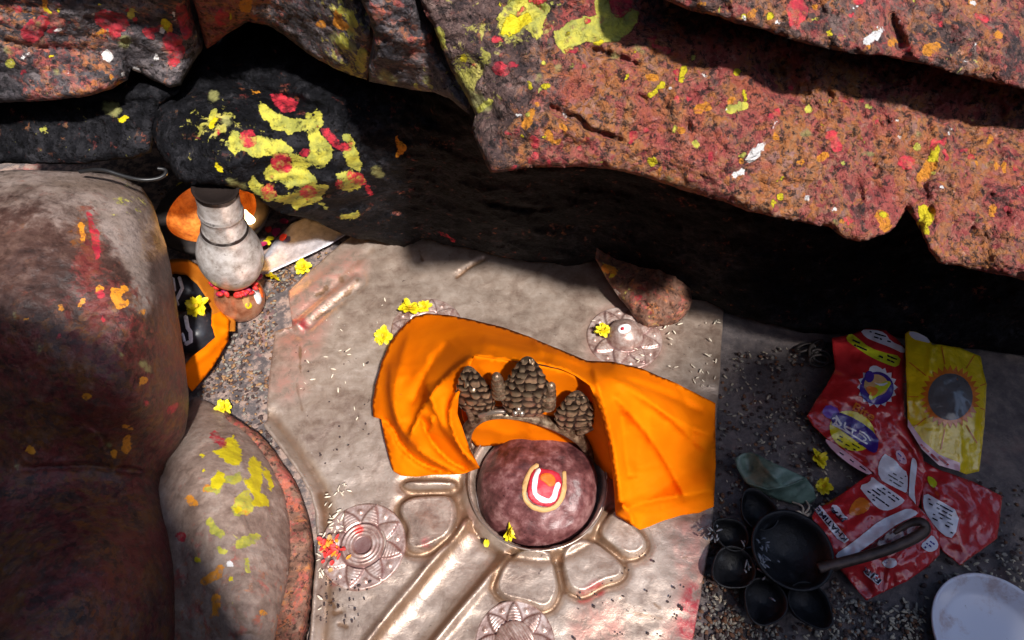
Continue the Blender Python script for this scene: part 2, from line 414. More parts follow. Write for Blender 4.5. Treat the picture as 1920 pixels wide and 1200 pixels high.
rockobj('rock_slab', C_out, [(890, 215, .56), (920, 325, .54), (1100, 314, .535), (1300, 362, .51), (1560, 432, .495), (1700, 410, .49), (1760, 480, .475), (2080, 560, .45), (2700, 690, .40), (2700, -90, .60), (780, 0, .66), (1000, 0, .645), (1200, 0, .63), (1000, 180, .592), (1300, 200, .575), (1600, 100, .585), (1600, 280, .535), (2080, 160, .55), (775, -90, .70), (1300, -90, .665), (2080, -90, .64)],
    M['red_rock'], 'huge jutting ledge slab thickly rubbed with red and orange powder, above the black gap', amp=.016, sc=9, chips=.0042, lump=.0075, lump_sc=48, edge=22, edge_d=.022, step=4.5, rough=4, seed=3,
    back=(0.1, .75, .06), tint=c_tint, speck=c_speck,
    cracks=[([(1018, 195), (1050, 212), (1085, 225), (1105, 245), (1140, 255), (1172, 268)], .016, 7), ([(1105, 90), (1130, 100), (1170, 112), (1200, 122)], .014, 7), ([(1195, 175), (1215, 190)], .01, 6), ([(1545, 165), (1560, 190), (1575, 215)], .012, 6), ([(1285, 210), (1292, 250)], .006, 5), ([(1450, 110), (1475, 150)], .010, 6), ([(1432, 115), (1452, 142)], .010, 6)],
    masks=[('yel', Z2((850, -20), (1000, -20), (1060, 40), (1050, 70), (1020, 110), (1015, 190), (990, 205), (960, 180), (920, 140), (880, 150), (855, 205), (810, 190), (785, 150), (775, 100), (815, 50))), ('bri', [(948, 45, 7), (960, 35, 8), (945, 60, 6), (985, 35, 10), (955, 65, 4)]), ('kum', el(1007, -2, 15, 9)),
           ('yel', Z2((1300, -20), (1370, -20), (1390, 70), (1430, 95), (1490, 50), (1535, 70), (1525, 120), (1480, 180), (1430, 225), (1330, 220), (1230, 225), (1140, 280), (1100, 240), (1080, 170), (1150, 130), (1200, 115), (1250, 90), (1310, 80))), ('yel', [(1050, 65, 7), (1060, 85, 5)]), ('kum', Z2((1370, -30), (1500, -30), (1490, 50), (1430, 95), (1390, 60))),
           ('yel', [(822, 60, 10), (828, 85, 9)]), ('pal', [(850, 170, 16), (890, 190, 18), (910, 200, 12)]), ('bri', [(851, 168, 8), (858, 180, 7)]), ('bri', [(869, 110, 7)]), ('yel', [(900, 205, 7), (918, 190, 6)]), ('kum', [(938, 128, 15), (945, 130, 12)]),
           ('bri', [(1020, 162, 5), (1028, 161, 5)]), ('org', [(985, 235, 9), (997, 208, 7)]), ('bri', [(978, 255, 6)]), ('yel', [(990, 215, 5)]), ('kum', [(1000, 262, 9), (1003, 270, 9)]), ('kum', [(997, 300, 7), (1005, 290, 6)]),
           ('bri', [(1218, 178, 3), (1240, 160, 4), (1243, 157, 4)]), ('bri', [(1277, 148, 6), (1283, 130, 7)]), ('yel', [(1300, 108, 6)]), ('bri', [(1225, 303, 9)]), ('yel', [(1370, 205, 10), (1395, 200, 8)]), ('bri', [(1382, 135, 5)]),
           ('whi', [(1405, 300, 6), (1418, 285, 10), (1430, 270, 4)]), ('whi', [(1378, 327, 4), (1390, 322, 4)]), ('bri', [(1462, 368, 7)]), ('bri', [(1450, 380, 7)]), ('whi', [(1513, 370, 6)]), ('bri', [(1540, 232, 5)]), ('yel', [(1516, 205, 8)]), ('kum', [(1700, 305, 16)]), ('kum', [(1222, 75, 8)]), ('kum', [(1250, 95, 8)]),
           ('bri', [(1748, 295, 9), (1755, 280, 9)]), ('org', [(1730, 330, 12), (1745, 310, 12)]), ('org', [(1652, 405, 12), (1660, 425, 10)]), ('bri', [(1655, 402, 6)]), ('bri', [(1730, 395, 13), (1742, 412, 12), (1725, 420, 9), (1735, 432, 8)]), ('org', [(1740, 400, 16)]), ('yel', [(1720, 275, 8)]), ('org', [(1310, 205, 8), (1325, 200, 8)]), ('yel', [(1580, 305, 4)]),
           ('kum', [(1560, 255, 12), (1570, 275, 10)]), ('org', [(1230, 355, 0)])]+dabs(95, [(930, 200), (1200, 110), (1500, 150), (1760, 230), (2000, 260), (2000, 520), (1740, 440), (1600, 430), (1300, 350), (930, 310)], 5)+dabs(26, [(800, 0), (1200, 0), (1240, 120), (900, 200)], 6, ('pal', 'yel', 'kum', 'bri')))
rockobj('rock_slab', [(1185, -90), (1200, -20), (1245, 0), (1290, 18), (1340, 30), (1395, 48), (1450, 62), (1510, 82), (1560, 92), (1620, 102), (1660, 106), (1700, 116), (1735, 122), (1760, 128), (1900, 165), (2080, 200), (2400, 240), (2400, -90)],
    [(1245, 0, .69), (1450, 62, .665), (1560, 92, .652), (1760, 128, .628), (2080, 200, .59), (1185, -90, .71), (1600, -90, .695), (2080, -90, .67), (1700, 20, .648)], M['red_rock'],
    'upper reddish slab projecting over the orange ledge at the top right corner', amp=.014, sc=11, chips=.004, lump=.006, lump_sc=55, step=5, rough=4, seed=8, back=(.1, .6, .05), tint=const(.62), speck=const(.25),
    cracks=[([(1668, 20), (1680, 60), (1692, 95)], .02, 12)],
    masks=[('kum', [(1495, 20, 22), (1490, 45, 12)]), ('org', [(1410, 25, 10)]), ('bri', [(1395, 30, 5)]), ('bri', [(1443, 30, 7)]), ('bri', [(1556, 62, 8)]), ('whi', [(1625, 78, 6), (1640, 68, 9), (1652, 58, 6)]), ('org', [(1740, 95, 13), (1755, 85, 9)]), ('org', [(1672, 80, 8)]), ('kum', [(1610, -5, 14)])]+dabs(24, [(1260, 0), (1900, 0), (1900, 150), (1650, 100), (1400, 45)], 9, ('kum', 'org', 'org', 'yel', 'whi')))
rockobj('rock_slab', [(662, -90), (672, -10), (690, 30), (699, 60), (702, 100), (690, 128), (692, 152), (720, 158), (750, 164), (785, 170), (815, 174), (842, 184), (880, 214), (862, 172), (828, 112), (803, 52), (776, 0), (765, -90)],
    [(662, -90, .70), (672, 0, .655), (765, -90, .70), (776, 0, .655), (692, 150, .535), (785, 170, .53), (880, 214, .535), (700, 80, .60)], M['mix_rock'], 'narrow brown wedge of rock between two black cracks, topmost between the ledge and the yellow-daubed block',
    amp=.01, lump=.005, lump_sc=60, chips=.0035, edge=16, edge_d=.02, step=4.5, seed=11, back=(0, .6, .05), tint=lambda uv: .45*np.exp(-((uv[:, 1]-60)/60)**2), speck=lambda uv: .5*smooth(uv[:, 1], 90, 150), rough=2.5,
    masks=[('pal', [(720, 140, 10), (735, 152, 10)]), ('yel', [(780, 160, 5)]), ('pal', [(800, 150, 8)])])
rockobj('rock_slab', [(352, -90), (362, 0), (378, 60), (388, 90), (410, 76), (432, 60), (466, 39), (500, 48), (535, 68), (566, 92), (596, 112), (625, 128), (660, 141), (688, 150), (690, 126), (698, 100), (692, 62), (668, 5), (652, -90)],
    [(352, -90, .66), (388, 90, .47), (432, 60, .50), (466, 39, .52), (566, 92, .48), (660, 141, .47), (692, 62, .56), (652, -90, .665), (500, -40, .59)], M['mix_rock'], 'dark block with peeling yellow and orange daubs, arching over the hollow at top',
    amp=.012, lump=.005, lump_sc=60, chips=.0035, edge=18, edge_d=.02, step=4.5, seed=13, back=(0, .6, .05), rough=3, speck=lambda uv: .2+.5*smooth(uv[:, 0], 560, 640),
    tint=lambda uv: np.clip(.75*smooth(560-uv[:, 0]-uv[:, 1], -30, 140)+.2, 0, 1),
    masks=[('yel', [(640, 18, 8), (655, 30, 10), (662, 45, 9)]), ('org', [(635, 25, 8), (632, 45, 9), (650, 50, 7)]), ('yel', [(640, 70, 9), (645, 85, 9)]), ('yel', [(680, 100, 9), (675, 120, 9), (682, 130, 6)]), ('org', [(602, 45, 8)]), ('pal', [(630, 70, 10), (660, 90, 8)]), ('kum', [(415, 35, 14), (425, 20, 10)]), ('bri', [(433, 25, 4), (433, 32, 4)]), ('org', [(460, 10, 12)])])
rockobj('rock_slab', [(-180, -90), (338, -90), (345, 0), (362, 55), (380, 92), (340, 160), (318, 166), (285, 150), (262, 136), (243, 128), (240, 150), (210, 168), (160, 182), (60, 190), (-180, 200)],
    [(-180, -90, .66), (338, -90, .66), (345, 0, .57), (380, 92, .475), (318, 166, .45), (243, 140, .46), (160, 182, .455), (-180, 200, .45), (100, 40, .55)], M['mix_rock'], 'top left boulder blotched crimson with white and yellow spots, beside the dark crack',
    amp=.018, lump=.006, lump_sc=48, chips=.0035, edge=18, edge_d=.02, step=4.5, seed=17, back=(-.1, .6, .05), rough=3, speck=const(.2),
    tint=lambda uv: np.clip(.50*smooth(fbm(to3(uv), 1/90, 3, 4)+.25, -.2, .5)*smooth(uv[:, 1], -40, 20), 0, 1), cracks=[([(243, 128), (235, 60), (160, 70)], .006, 6), ([(-60, 60), (60, 90), (160, 95)], .012, 8)],
    masks=[('kum', [(195, 35, 18), (220, 45, 22), (215, 60, 10)]), ('kum', [(340, 15, 10), (350, 60, 12)]), ('kum', [(320, 75, 14), (330, 95, 16), (325, 115, 10)]), ('bri', [(309, 44, 8), (309, 49, 8)]), ('whi', [(304, 57, 5)]), ('whi', [(199, 103, 10), (203, 108, 9)]), ('whi', [(293, 108, 5)]), ('whi', [(255, 133, 7)]), ('yel', [(247, 20, 7), (246, 28, 7)]), ('pal', [(235, 80, 12)]), ('kum', [(60, 60, 20), (80, 40, 14)]), ('yel', [(20, 120, 9)]), ('bri', [(110, 20, 6)])]+dabs(30, [(0, 0), (340, 0), (360, 90), (320, 150), (0, 190)], 8, ('kum', 'kum', 'org', 'pal', 'whi', 'bri')))
rockobj('rock', [(-180, 185), (60, 175), (160, 168), (240, 150), (300, 158), (335, 172), (300, 200), (290, 240), (284, 286), (250, 298), (200, 300), (160, 308), (60, 306), (-180, 312)],
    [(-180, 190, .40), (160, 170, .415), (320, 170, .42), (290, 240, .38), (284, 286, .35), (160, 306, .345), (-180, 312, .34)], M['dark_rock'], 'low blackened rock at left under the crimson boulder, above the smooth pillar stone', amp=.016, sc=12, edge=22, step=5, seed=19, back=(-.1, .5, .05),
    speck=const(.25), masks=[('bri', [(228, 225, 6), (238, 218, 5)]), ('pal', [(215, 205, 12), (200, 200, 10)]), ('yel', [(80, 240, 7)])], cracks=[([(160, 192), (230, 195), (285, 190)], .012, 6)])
D_out = [(286, 262), (284, 235), (300, 196), (322, 170), (345, 148), (366, 112), (392, 92), (430, 58), (460, 32), (480, 26), (600, 80), (700, 120), (900, 150), (1000, 200), (1400, 280), (1700, 310), (2090, 360), (2600, 420), (2600, 760), (2090, 690), (1900, 664), (1760, 646), (1700, 634), (1640, 622), (1560, 628), (1500, 622), (1430, 606), (1357, 582), (1325, 566), (1296, 560), (1240, 535), (1180, 505), (1120, 487), (1090, 496), (1060, 501), (1030, 492), (990, 490), (960, 484), (930, 478), (905, 470), (880, 466), (850, 462), (828, 457), (806, 448), (790, 446), (775, 456), (758, 461), (730, 458), (700, 451), (668, 446), (640, 436), (612, 424), (590, 414), (562, 408), (545, 404), (520, 396), (500, 384), (475, 366), (448, 354), (420, 349), (385, 346), (350, 344), (330, 332), (316, 310), (300, 290)]
def d_speck(uv):
    u, v = uv[:, 0], uv[:, 1]; return np.clip(.75*np.exp(-((u-400)/70)**2-((v-230)/80)**2)+.25*np.exp(-((u-450)/150)**2-((v-300)/100)**2)-.1, -.2, 1)
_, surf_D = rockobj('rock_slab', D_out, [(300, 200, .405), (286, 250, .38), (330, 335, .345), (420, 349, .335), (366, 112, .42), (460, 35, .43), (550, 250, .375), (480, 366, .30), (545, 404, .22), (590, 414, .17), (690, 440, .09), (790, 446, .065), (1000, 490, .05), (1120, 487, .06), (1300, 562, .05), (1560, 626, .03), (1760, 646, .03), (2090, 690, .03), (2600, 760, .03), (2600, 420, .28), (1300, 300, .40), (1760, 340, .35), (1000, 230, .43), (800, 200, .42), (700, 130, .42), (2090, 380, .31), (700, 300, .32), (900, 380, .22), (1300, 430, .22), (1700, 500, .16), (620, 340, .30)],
    M['dark_rock'], 'long near-black slab daubed with yellow paste and red dots, hanging over the metal plate', amp=.020, sc=7, lump=.004, lump_sc=50, chips=.0035, edge=26, edge_d=.028, step=5, rough=4, seed=23, back=(.05, .7, -.02), speck=d_speck,
    cracks=[([(402, 125), (430, 150), (470, 165), (500, 175), (560, 190), (620, 210)], .022, 9), ([(900, 375), (960, 388), (1025, 393)], .012, 5)],
    masks=[('yel', Z1((925, 550), (960, 560), (1000, 600), (1060, 620), (1110, 640), (1195, 640), (1195, 690), (1140, 700), (1085, 718), (1060, 690), (1010, 690), (985, 650), (960, 640), (935, 600))),
           ('yel', Z1((1195, 610), (1225, 625), (1235, 590), (1260, 600), (1275, 680), (1250, 700), (1330, 800), (1310, 850), (1270, 890), (1220, 875), (1170, 908), (1120, 895), (1100, 850), (1110, 820), (1180, 850), (1205, 820), (1195, 720))),
           ('yel', Z1((750, 770), (790, 705), (830, 720), (860, 740), (905, 745), (925, 725), (990, 755), (1050, 755), (1110, 800), (1090, 835), (1030, 830), (960, 835), (910, 845), (870, 815), (835, 800), (800, 830), (770, 800))),
           ('yel', Z1((960, 920), (1000, 880), (1010, 850), (1110, 880), (1150, 910), (1180, 910), (1240, 960), (1235, 1000), (1130, 995), (1090, 1020), (1040, 960), (1000, 975), (965, 960))),
           ('yel', Z1((880, 990), (900, 945), (930, 985), (1010, 1000), (1030, 1050), (1100, 1040), (1140, 1015), (1200, 985), (1250, 990), (1300, 1000), (1270, 1040), (1250, 1080), (1190, 1100), (1130, 1118), (1100, 1095), (1020, 1075), (960, 1070), (900, 1030))),
           ('yel', Z1((1350, 930), (1430, 915), (1500, 960), (1470, 1000), (1400, 1028), (1365, 1000))), ('yel', Z1((1380, 810), (1440, 780), (1480, 880), (1470, 915), (1420, 900), (1390, 840))), ('yel', Z1((1375, 720), (1420, 730), (1445, 785), (1400, 770))), ('yel', [(600, 380, 3), (616, 392, 3)]), ('yel', [(640, 408, 4), (670, 402, 4)]),
           ('kum', Z1((990, 510), (1060, 500), (1130, 550), (1110, 590), (1070, 605), (1020, 560))), ('kum', Z1((1240, 675), (1300, 690), (1370, 770), (1430, 765), (1425, 810), (1370, 805), (1330, 790), (1270, 720))), ('kum', el(464, 260, 15, 15)), ('kum', el(529, 307, 20, 17, .6)), ('kum', el(503, 360, 17, 13, .5)), ('kum', el(577, 360, 15, 12)), ('kum', el(572, 286, 9, 8)), ('kum', el(668, 334, 19, 11, .5)), ('kum', [(690, 352, 4), (697, 366, 3)]), ('kum', el(636, 346, 6, 8)), ('kum', [(510, 330, 5)]), ('kum', [(447, 205, 3)]), ('kum', [(410, 248, 4)]), ('kum', [(822, 435, 2), (850, 450, 3)]),
           ('bri', [(405, 308, 7), (412, 318, 6)]), ('yel', [(395, 225, 6), (402, 210, 5)]), ('bri', [(404, 222, 4), (395, 236, 4)]), ('org', [(745, 260, 4), (755, 278, 7), (745, 292, 4)]), ('pal', [(705, 320, 8), (715, 328, 6)]), ('pal', [(425, 225, 9)]), ('pal', [(400, 180, 9)]), ('pal', [(430, 340, 7), (455, 350, 6)]), ('org', [(475, 170, 5), (485, 175, 4)])])
def p_round(q, p):
    d = -seg_dist(q, [(235, 300), (300, 420), (335, 600), (352, 700), (355, 760), (330, 850)])[0]
    return 0*d
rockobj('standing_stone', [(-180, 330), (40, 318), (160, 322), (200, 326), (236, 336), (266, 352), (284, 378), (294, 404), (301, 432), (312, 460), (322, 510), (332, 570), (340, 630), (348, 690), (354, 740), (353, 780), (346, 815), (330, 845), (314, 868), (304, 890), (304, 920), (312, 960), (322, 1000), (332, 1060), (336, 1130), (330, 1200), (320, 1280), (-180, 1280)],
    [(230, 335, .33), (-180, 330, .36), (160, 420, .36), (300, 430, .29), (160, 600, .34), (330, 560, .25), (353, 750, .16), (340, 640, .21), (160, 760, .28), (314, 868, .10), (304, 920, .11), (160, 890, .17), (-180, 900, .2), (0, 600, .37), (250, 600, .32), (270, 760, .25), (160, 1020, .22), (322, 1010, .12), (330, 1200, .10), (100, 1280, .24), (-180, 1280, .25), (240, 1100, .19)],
    M['pillar'], 'smooth leaning stone pillar at left smeared with red powder, its lit top and sheen painted paler', amp=.012, sc=9, lump=.002, lump_sc=60, edge=70, edge_d=.05, step=5, rough=1.5, seed=29, back=(-.1, .12, -.1), rings=((.2, .05), (.6, .2), (1, .5)),
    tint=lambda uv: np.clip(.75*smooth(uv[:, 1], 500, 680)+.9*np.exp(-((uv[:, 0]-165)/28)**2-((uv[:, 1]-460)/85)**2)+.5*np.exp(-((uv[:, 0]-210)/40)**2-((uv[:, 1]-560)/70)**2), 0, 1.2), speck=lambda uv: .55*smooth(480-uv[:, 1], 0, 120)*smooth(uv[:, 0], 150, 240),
    cracks=[([(40, 880), (160, 872), (250, 884), (306, 890)], .012, 5), ([(160, 790), (190, 815), (205, 850)], .006, 5)], masks=[('kum', [(166, 400, 5), (178, 440, 7), (182, 480, 6)]), ('org', [(152, 420, 5), (156, 450, 5)]), ('org', [(215, 555, 9), (225, 570, 8)]), ('kum', [(320, 770, 9), (330, 760, 6)]), ('org', [(235, 845, 8), (240, 820, 6)]), ('pal', [(205, 835, 5)])]+dabs(22, [(0, 480), (300, 480), (340, 700), (330, 860), (0, 880)], 12, ('org', 'kum', 'org', 'pal')), ash_and_sheen=lambda uv: np.clip(.85*smooth(500-uv[:, 1]-.3*np.abs(uv[:, 0]-250), -60, 160)+.8*np.exp(-(seg_dist(uv, [(196, 380), (225, 440), (262, 500), (270, 570)])[0]/24)**2), 0, 1), cat='standing stone')  # last mask paints the light on the top and a sheen streak
rockobj('boulder', [(364, 741), (395, 754), (425, 776), (458, 800), (490, 838), (515, 878), (533, 920), (543, 975), (545, 1040), (538, 1095), (524, 1150), (500, 1270), (-180, 1270), (-180, 868), (160, 868), (280, 868), (304, 888), (308, 862), (322, 838), (338, 800), (350, 770)],
    [(364, 741, .02), (458, 800, .04), (515, 878, .05), (545, 1000, .06), (500, 1270, .08), (430, 880, .12), (445, 1000, .145), (340, 900, .115), (390, 1000, .15), (300, 1050, .085), (430, 1130, .15), (470, 1220, .12), (-180, 1270, -.05), (100, 1050, -.02), (160, 880, .0), (-180, 870, .0), (360, 1200, .09), (300, 1270, .03)],
    M['grey_rock'], 'rounded pale boulder in the lower left corner splashed with bright yellow powder', amp=.010, sc=10, lump=.0035, lump_sc=55, edge=60, edge_d=.03, step=5, rough=2, seed=37, back=(0, .05, -.08), rings=((.3, .05), (1, .2)),
    tint=lambda uv: .28*smooth(uv[:, 1], 950, 1120), speck=lambda uv: .35*np.exp(-((uv[:, 0]-450)/90)**2-((uv[:, 1]-960)/130)**2),
    masks=[('bri', Z5((600, 310), (640, 310), (670, 250), (690, 245), (730, 310), (735, 360), (700, 378), (660, 365), (640, 340))), ('bri', Z5((760, 365), (790, 345), (820, 370), (830, 460), (820, 500), (855, 540), (860, 572), (820, 565), (790, 575), (780, 560), (790, 520), (745, 450), (780, 440))), ('yel', Z5((690, 570), (720, 520), (760, 500), (800, 560), (780, 600), (740, 612), (700, 610))), ('bri', Z5((830, 390), (860, 410), (880, 480), (870, 510), (850, 440))), ('bri', Z5((590, 450), (620, 415), (650, 425), (650, 460), (620, 490), (595, 480))), ('yel', Z5((560, 490), (600, 480), (640, 440), (720, 420), (740, 455), (700, 465), (650, 465), (620, 515), (590, 500))), ('org', [(385, 915, 6), (408, 915, 7)]), ('org', [(450, 945, 14), (462, 955, 12)]), ('bri', [(445, 955, 6)]), ('org', [(355, 935, 9), (363, 943, 8)]), ('kum', [(403, 818, 9), (418, 832, 8)]), ('yel', [(392, 978, 8)]), ('yel', [(400, 993, 8), (415, 1003, 9)]), ('yel', [(412, 1030, 6), (420, 1035, 5)]), ('yel', [(450, 1020, 9), (470, 1010, 9), (485, 1005, 6)]), ('bri', [(370, 1050, 5)]), ('org', [(385, 1090, 8), (410, 1075, 8), (413, 1065, 6)]), ('yel', [(462, 1050, 4), (466, 1070, 5)]), ('bri', [(432, 1085, 5)]), ('org', [(405, 1120, 9), (405, 1150, 7)]), ('org', [(495, 1150, 7)]), ('kum', [(340, 1005, 9)]), ('whi', [(432, 1058, 6)]), ('kum', [(500, 1008, 5)]), ('bri', [(378, 852, 4)]), ('bri', [(382, 881, 3)])],
    cracks=[([(520, 1210), (470, 1190), (430, 1195)], .006, 5)], cat='boulder')
rockobj('stone_ledge', [(420, 770), (450, 790), (484, 812), (510, 842), (540, 884), (562, 922), (576, 962), (584, 1010), (586, 1060), (580, 1110), (570, 1170), (552, 1270), (440, 1270), (440, 900)], lambda uv: np.full(len(uv), .035), M['brown_rock'], 'reddish stone ledge curving between the pale boulder and the metal plate', amp=.008, sc=18, lump=.003, edge=12, edge_d=.014, step=5, rough=2, seed=41, back=(0, 0, -.04), rings=((1, 0),), tint=const(.45), cat='stone ledge')
rockobj('loose_stone', [(1116, 484), (1150, 497), (1200, 515), (1260, 540), (1298, 566), (1286, 590), (1270, 606), (1240, 612), (1214, 618), (1196, 604), (1184, 588), (1162, 560), (1146, 538), (1132, 515)],
    [(1116, 484, .10), (1298, 566, .085), (1260, 610, .045), (1205, 616, .03), (1150, 545, .075), (1220, 560, .085), (1180, 520, .085)], M['brown_rock'], 'lumpy brown stone wedged between the black slab and the metal plate', amp=.006, sc=30, lump=.007, lump_sc=75, edge=22, edge_d=.025, step=3.5, rough=2, seed=43, back=(.02, .12, .0), rings=((.4, .02), (1, .1)), tint=const(.35),
    speck=lambda uv: .5*smooth(1215-uv[:, 0]+(uv[:, 1]-560)*.6, -20, 30), masks=[('bri', [(1147, 516, 5)]), ('org', [(1135, 503, 8), (1150, 510, 8)]), ('kum', [(1196, 558, 4), (1202, 555, 3)]), ('whi', [(1152, 545, 5), (1156, 552, 4)])], cat='stone')
#@@BLOCKERS
# added unseen blocks that shade the two lower corners, and walls limiting sky light
RZ = 1.35
def sun_blocker(name, pts, label, seed, more=(), RZ=RZ):
    """an added block whose lower rim stands between the sun and the listed (pixel, height) points"""
    q = np.array([np.array(P(u, v, z))+np.array(SUNV)/SUNV.z*(RZ-z) for u, v, z in pts]); q = np.vstack([q[:, :2]]+([np.array(more)] if len(more) else []))
    b = dens(q, .02); n = len(b); k = fbm(np.column_stack([b, np.zeros(n)]), 9, 3, seed)*.02; c = b.mean(0); v = []; f = []
    for h, g in ((0, 0), (.05, -.004), (.16, -.01), (.3, -.03)):
        d = (b-c)/np.linalg.norm(b-c, axis=1, keepdims=True); x = b+d*(k+g)[:, None]
        if h == 0: x = b+d*k[:, None]
        x = x+np.array([SUNV.x, SUNV.y])/SUNV.z*h; v += [(p[0], p[1], RZ+h+.02*math.sin(i*.3)*(h > 0)) for i, p in enumerate(x)]
    for r in range(3):
        for i in range(n): j = (i+1) % n; f.append((r*n+i, r*n+j, (r+1)*n+j, (r+1)*n+i))
    f += [tuple(range(n)), tuple(range(3*n, 4*n))]
    z = np.zeros(len(v)); o = mk(name, v, f, M['mix_rock'], None, {k_: z-2 for k_ in ('yel', 'kum', 'org', 'whi', 'pal', 'bri')} | {'tint': z, 'speck': z}); tag(o, label, 'rock')
sun_blocker('blocker_rock', [(-200, 560, .36), (0, 575, .36), (150, 600, .34), (250, 625, .29), (320, 680, .22), (352, 770, .14), (330, 870, .10), (335, 950, .13), (400, 1030, .15), (460, 1100, .14), (535, 1190, .08), (590, 1400, .05), (200, 1900, .1), (-900, 1900, .1), (-1000, 560, .3)], 'added unseen sun-blocking rock overhead behind the viewer, on the left', 5, RZ=1.1)
sun_blocker('blocker_rock', [(1352, 610, 0), (1330, 690, .04), (1262, 780, .08), (1240, 860, .08), (1250, 940, .06), (1325, 1010, .01), (1318, 1150, 0), (1290, 1350, 0), (1260, 1500, 0), (1960, 1500, 0), (2080, 610, 0)], 'added unseen sun-blocking rock overhead on the right, above the snack packets', 6, RZ=2.1)
for nm, x0, x1, y0, y1, lab in (('sky_blocker_wall', -1.9, 2.1, 1.75, 1.95, 'added unseen rear wall limiting sky light'), ('sky_blocker_wall', -1.75, -1.5, -1.1, 1.74, 'added unseen left wall limiting sky light'), ('sky_blocker_wall', 1.7, 1.9, -1.1, 1.74, 'added unseen right wall limiting sky light'), ('sky_blocker_wall', -1.9, 2.1, -1.4, -1.11, 'added unseen front wall behind the viewer, limiting sky light')):  # unseen walls put in to limit sky light, heights set for it
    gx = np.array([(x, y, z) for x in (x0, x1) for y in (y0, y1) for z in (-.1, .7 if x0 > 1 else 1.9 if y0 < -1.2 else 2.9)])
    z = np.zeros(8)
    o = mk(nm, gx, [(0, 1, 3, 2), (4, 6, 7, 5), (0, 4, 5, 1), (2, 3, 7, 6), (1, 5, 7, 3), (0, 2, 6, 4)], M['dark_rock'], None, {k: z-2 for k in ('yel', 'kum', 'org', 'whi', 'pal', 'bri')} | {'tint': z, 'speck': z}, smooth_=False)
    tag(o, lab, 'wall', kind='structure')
#@@FLOOR
m = Mat('trodden_dirt')
n1 = m.noise(7, 5, .6); n2 = m.noise(60, 8, .7); n3 = m.noise(190, 5, .7)
c = m.ramp(m.math('ADD', m.math('MULTIPLY', n1, .5), m.math('MULTIPLY', n2, .5)), [(.36, (.05, .042, .046)), (.5, (.115, .095, .095)), (.64, (.22, .175, .16))])
c = m.mix(m.math('MULTIPLY', m.step(m.noise(13, 5, .65), .54, .72), m.math('ADD', m.math('MULTIPLY', m.attr('left'), .75), .18)), c, (.36, .13, .11))
c = m.mix(m.math('MULTIPLY', m.attr('left'), m.step(n2, .45, .62)), c, (.34, .24, .20))
c = m.mix(m.step(n3, .36, .28), c, (.02, .016, .016)); c = m.mix(m.step(n3, .66, .74, 0, .7), c, (.42, .38, .32))
M['dirt'] = m.out(c, .85, 0, m.bump(m.math('ADD', n2, m.math('MULTIPLY', n3, .5)), .7, .006))
xs = np.linspace(-1.5, 1.6, 250); ys = np.linspace(-1.1, 1.75, 210)
gx, gy = np.meshgrid(xs, ys); fv = np.column_stack([gx.ravel(), gy.ravel(), np.zeros(gx.size)])
fv[:, 2] = fbm(fv, 11, 4, 3)*.006-.002
nx = len(xs); ff = [(j*nx+i, j*nx+i+1, (j+1)*nx+i+1, (j+1)*nx+i) for j in range(len(ys)-1) for i in range(nx-1)]
o = mk('ground', fv, ff, M['dirt'], None, {'left': smooth(-fv[:, 0], .1, .3)}, flip=(0, 0, 1)); tag(o, 'trodden earth floor of the grotto', 'ground', kind='structure')
#@@PLATE
PL = .018
plate_out = [(540, 545), (590, 500), (640, 458), (700, 410), (780, 370), (1150, 395), (1300, 545), (1357, 573), (1350, 690), (1343, 800), (1338, 900), (1336, 990), (1318, 1090), (1300, 1200), (1290, 1290), (560, 1290), (582, 1200), (590, 1100), (596, 1020), (592, 960), (582, 925), (560, 888), (530, 845), (497, 802), (505, 710), (514, 622), (548, 612)]
CC = (1008, 905)
petals = [[(853, 930), (800, 931), (768, 936), (750, 950), (752, 968), (768, 988), (764, 1008), (766, 1026), (780, 1034), (805, 1028), (853, 998)],
          [(972, 1033), (1031, 1034), (1040, 1070), (1046, 1102), (1036, 1132), (1020, 1142), (1000, 1136), (975, 1128), (945, 1122), (930, 1105), (936, 1078), (952, 1055)],
          [(1052, 1032), (1108, 1008), (1140, 1030), (1164, 1058), (1168, 1074), (1158, 1086), (1130, 1092), (1108, 1106), (1090, 1114), (1066, 1104), (1056, 1070)],
          [(1118, 1000), (1148, 955), (1160, 958), (1190, 990), (1208, 1010), (1210, 1028), (1190, 1042), (1166, 1038), (1140, 1022)],
          [(755, 904), (850, 904), (852, 912), (770, 916)]]
petals = [chaikin(p, 2, True) for p in petals]
chan = [(910, 1016), (840, 1098), (752, 1204), (690, 1290)]
ctr = np.array(P(*CC, PL))
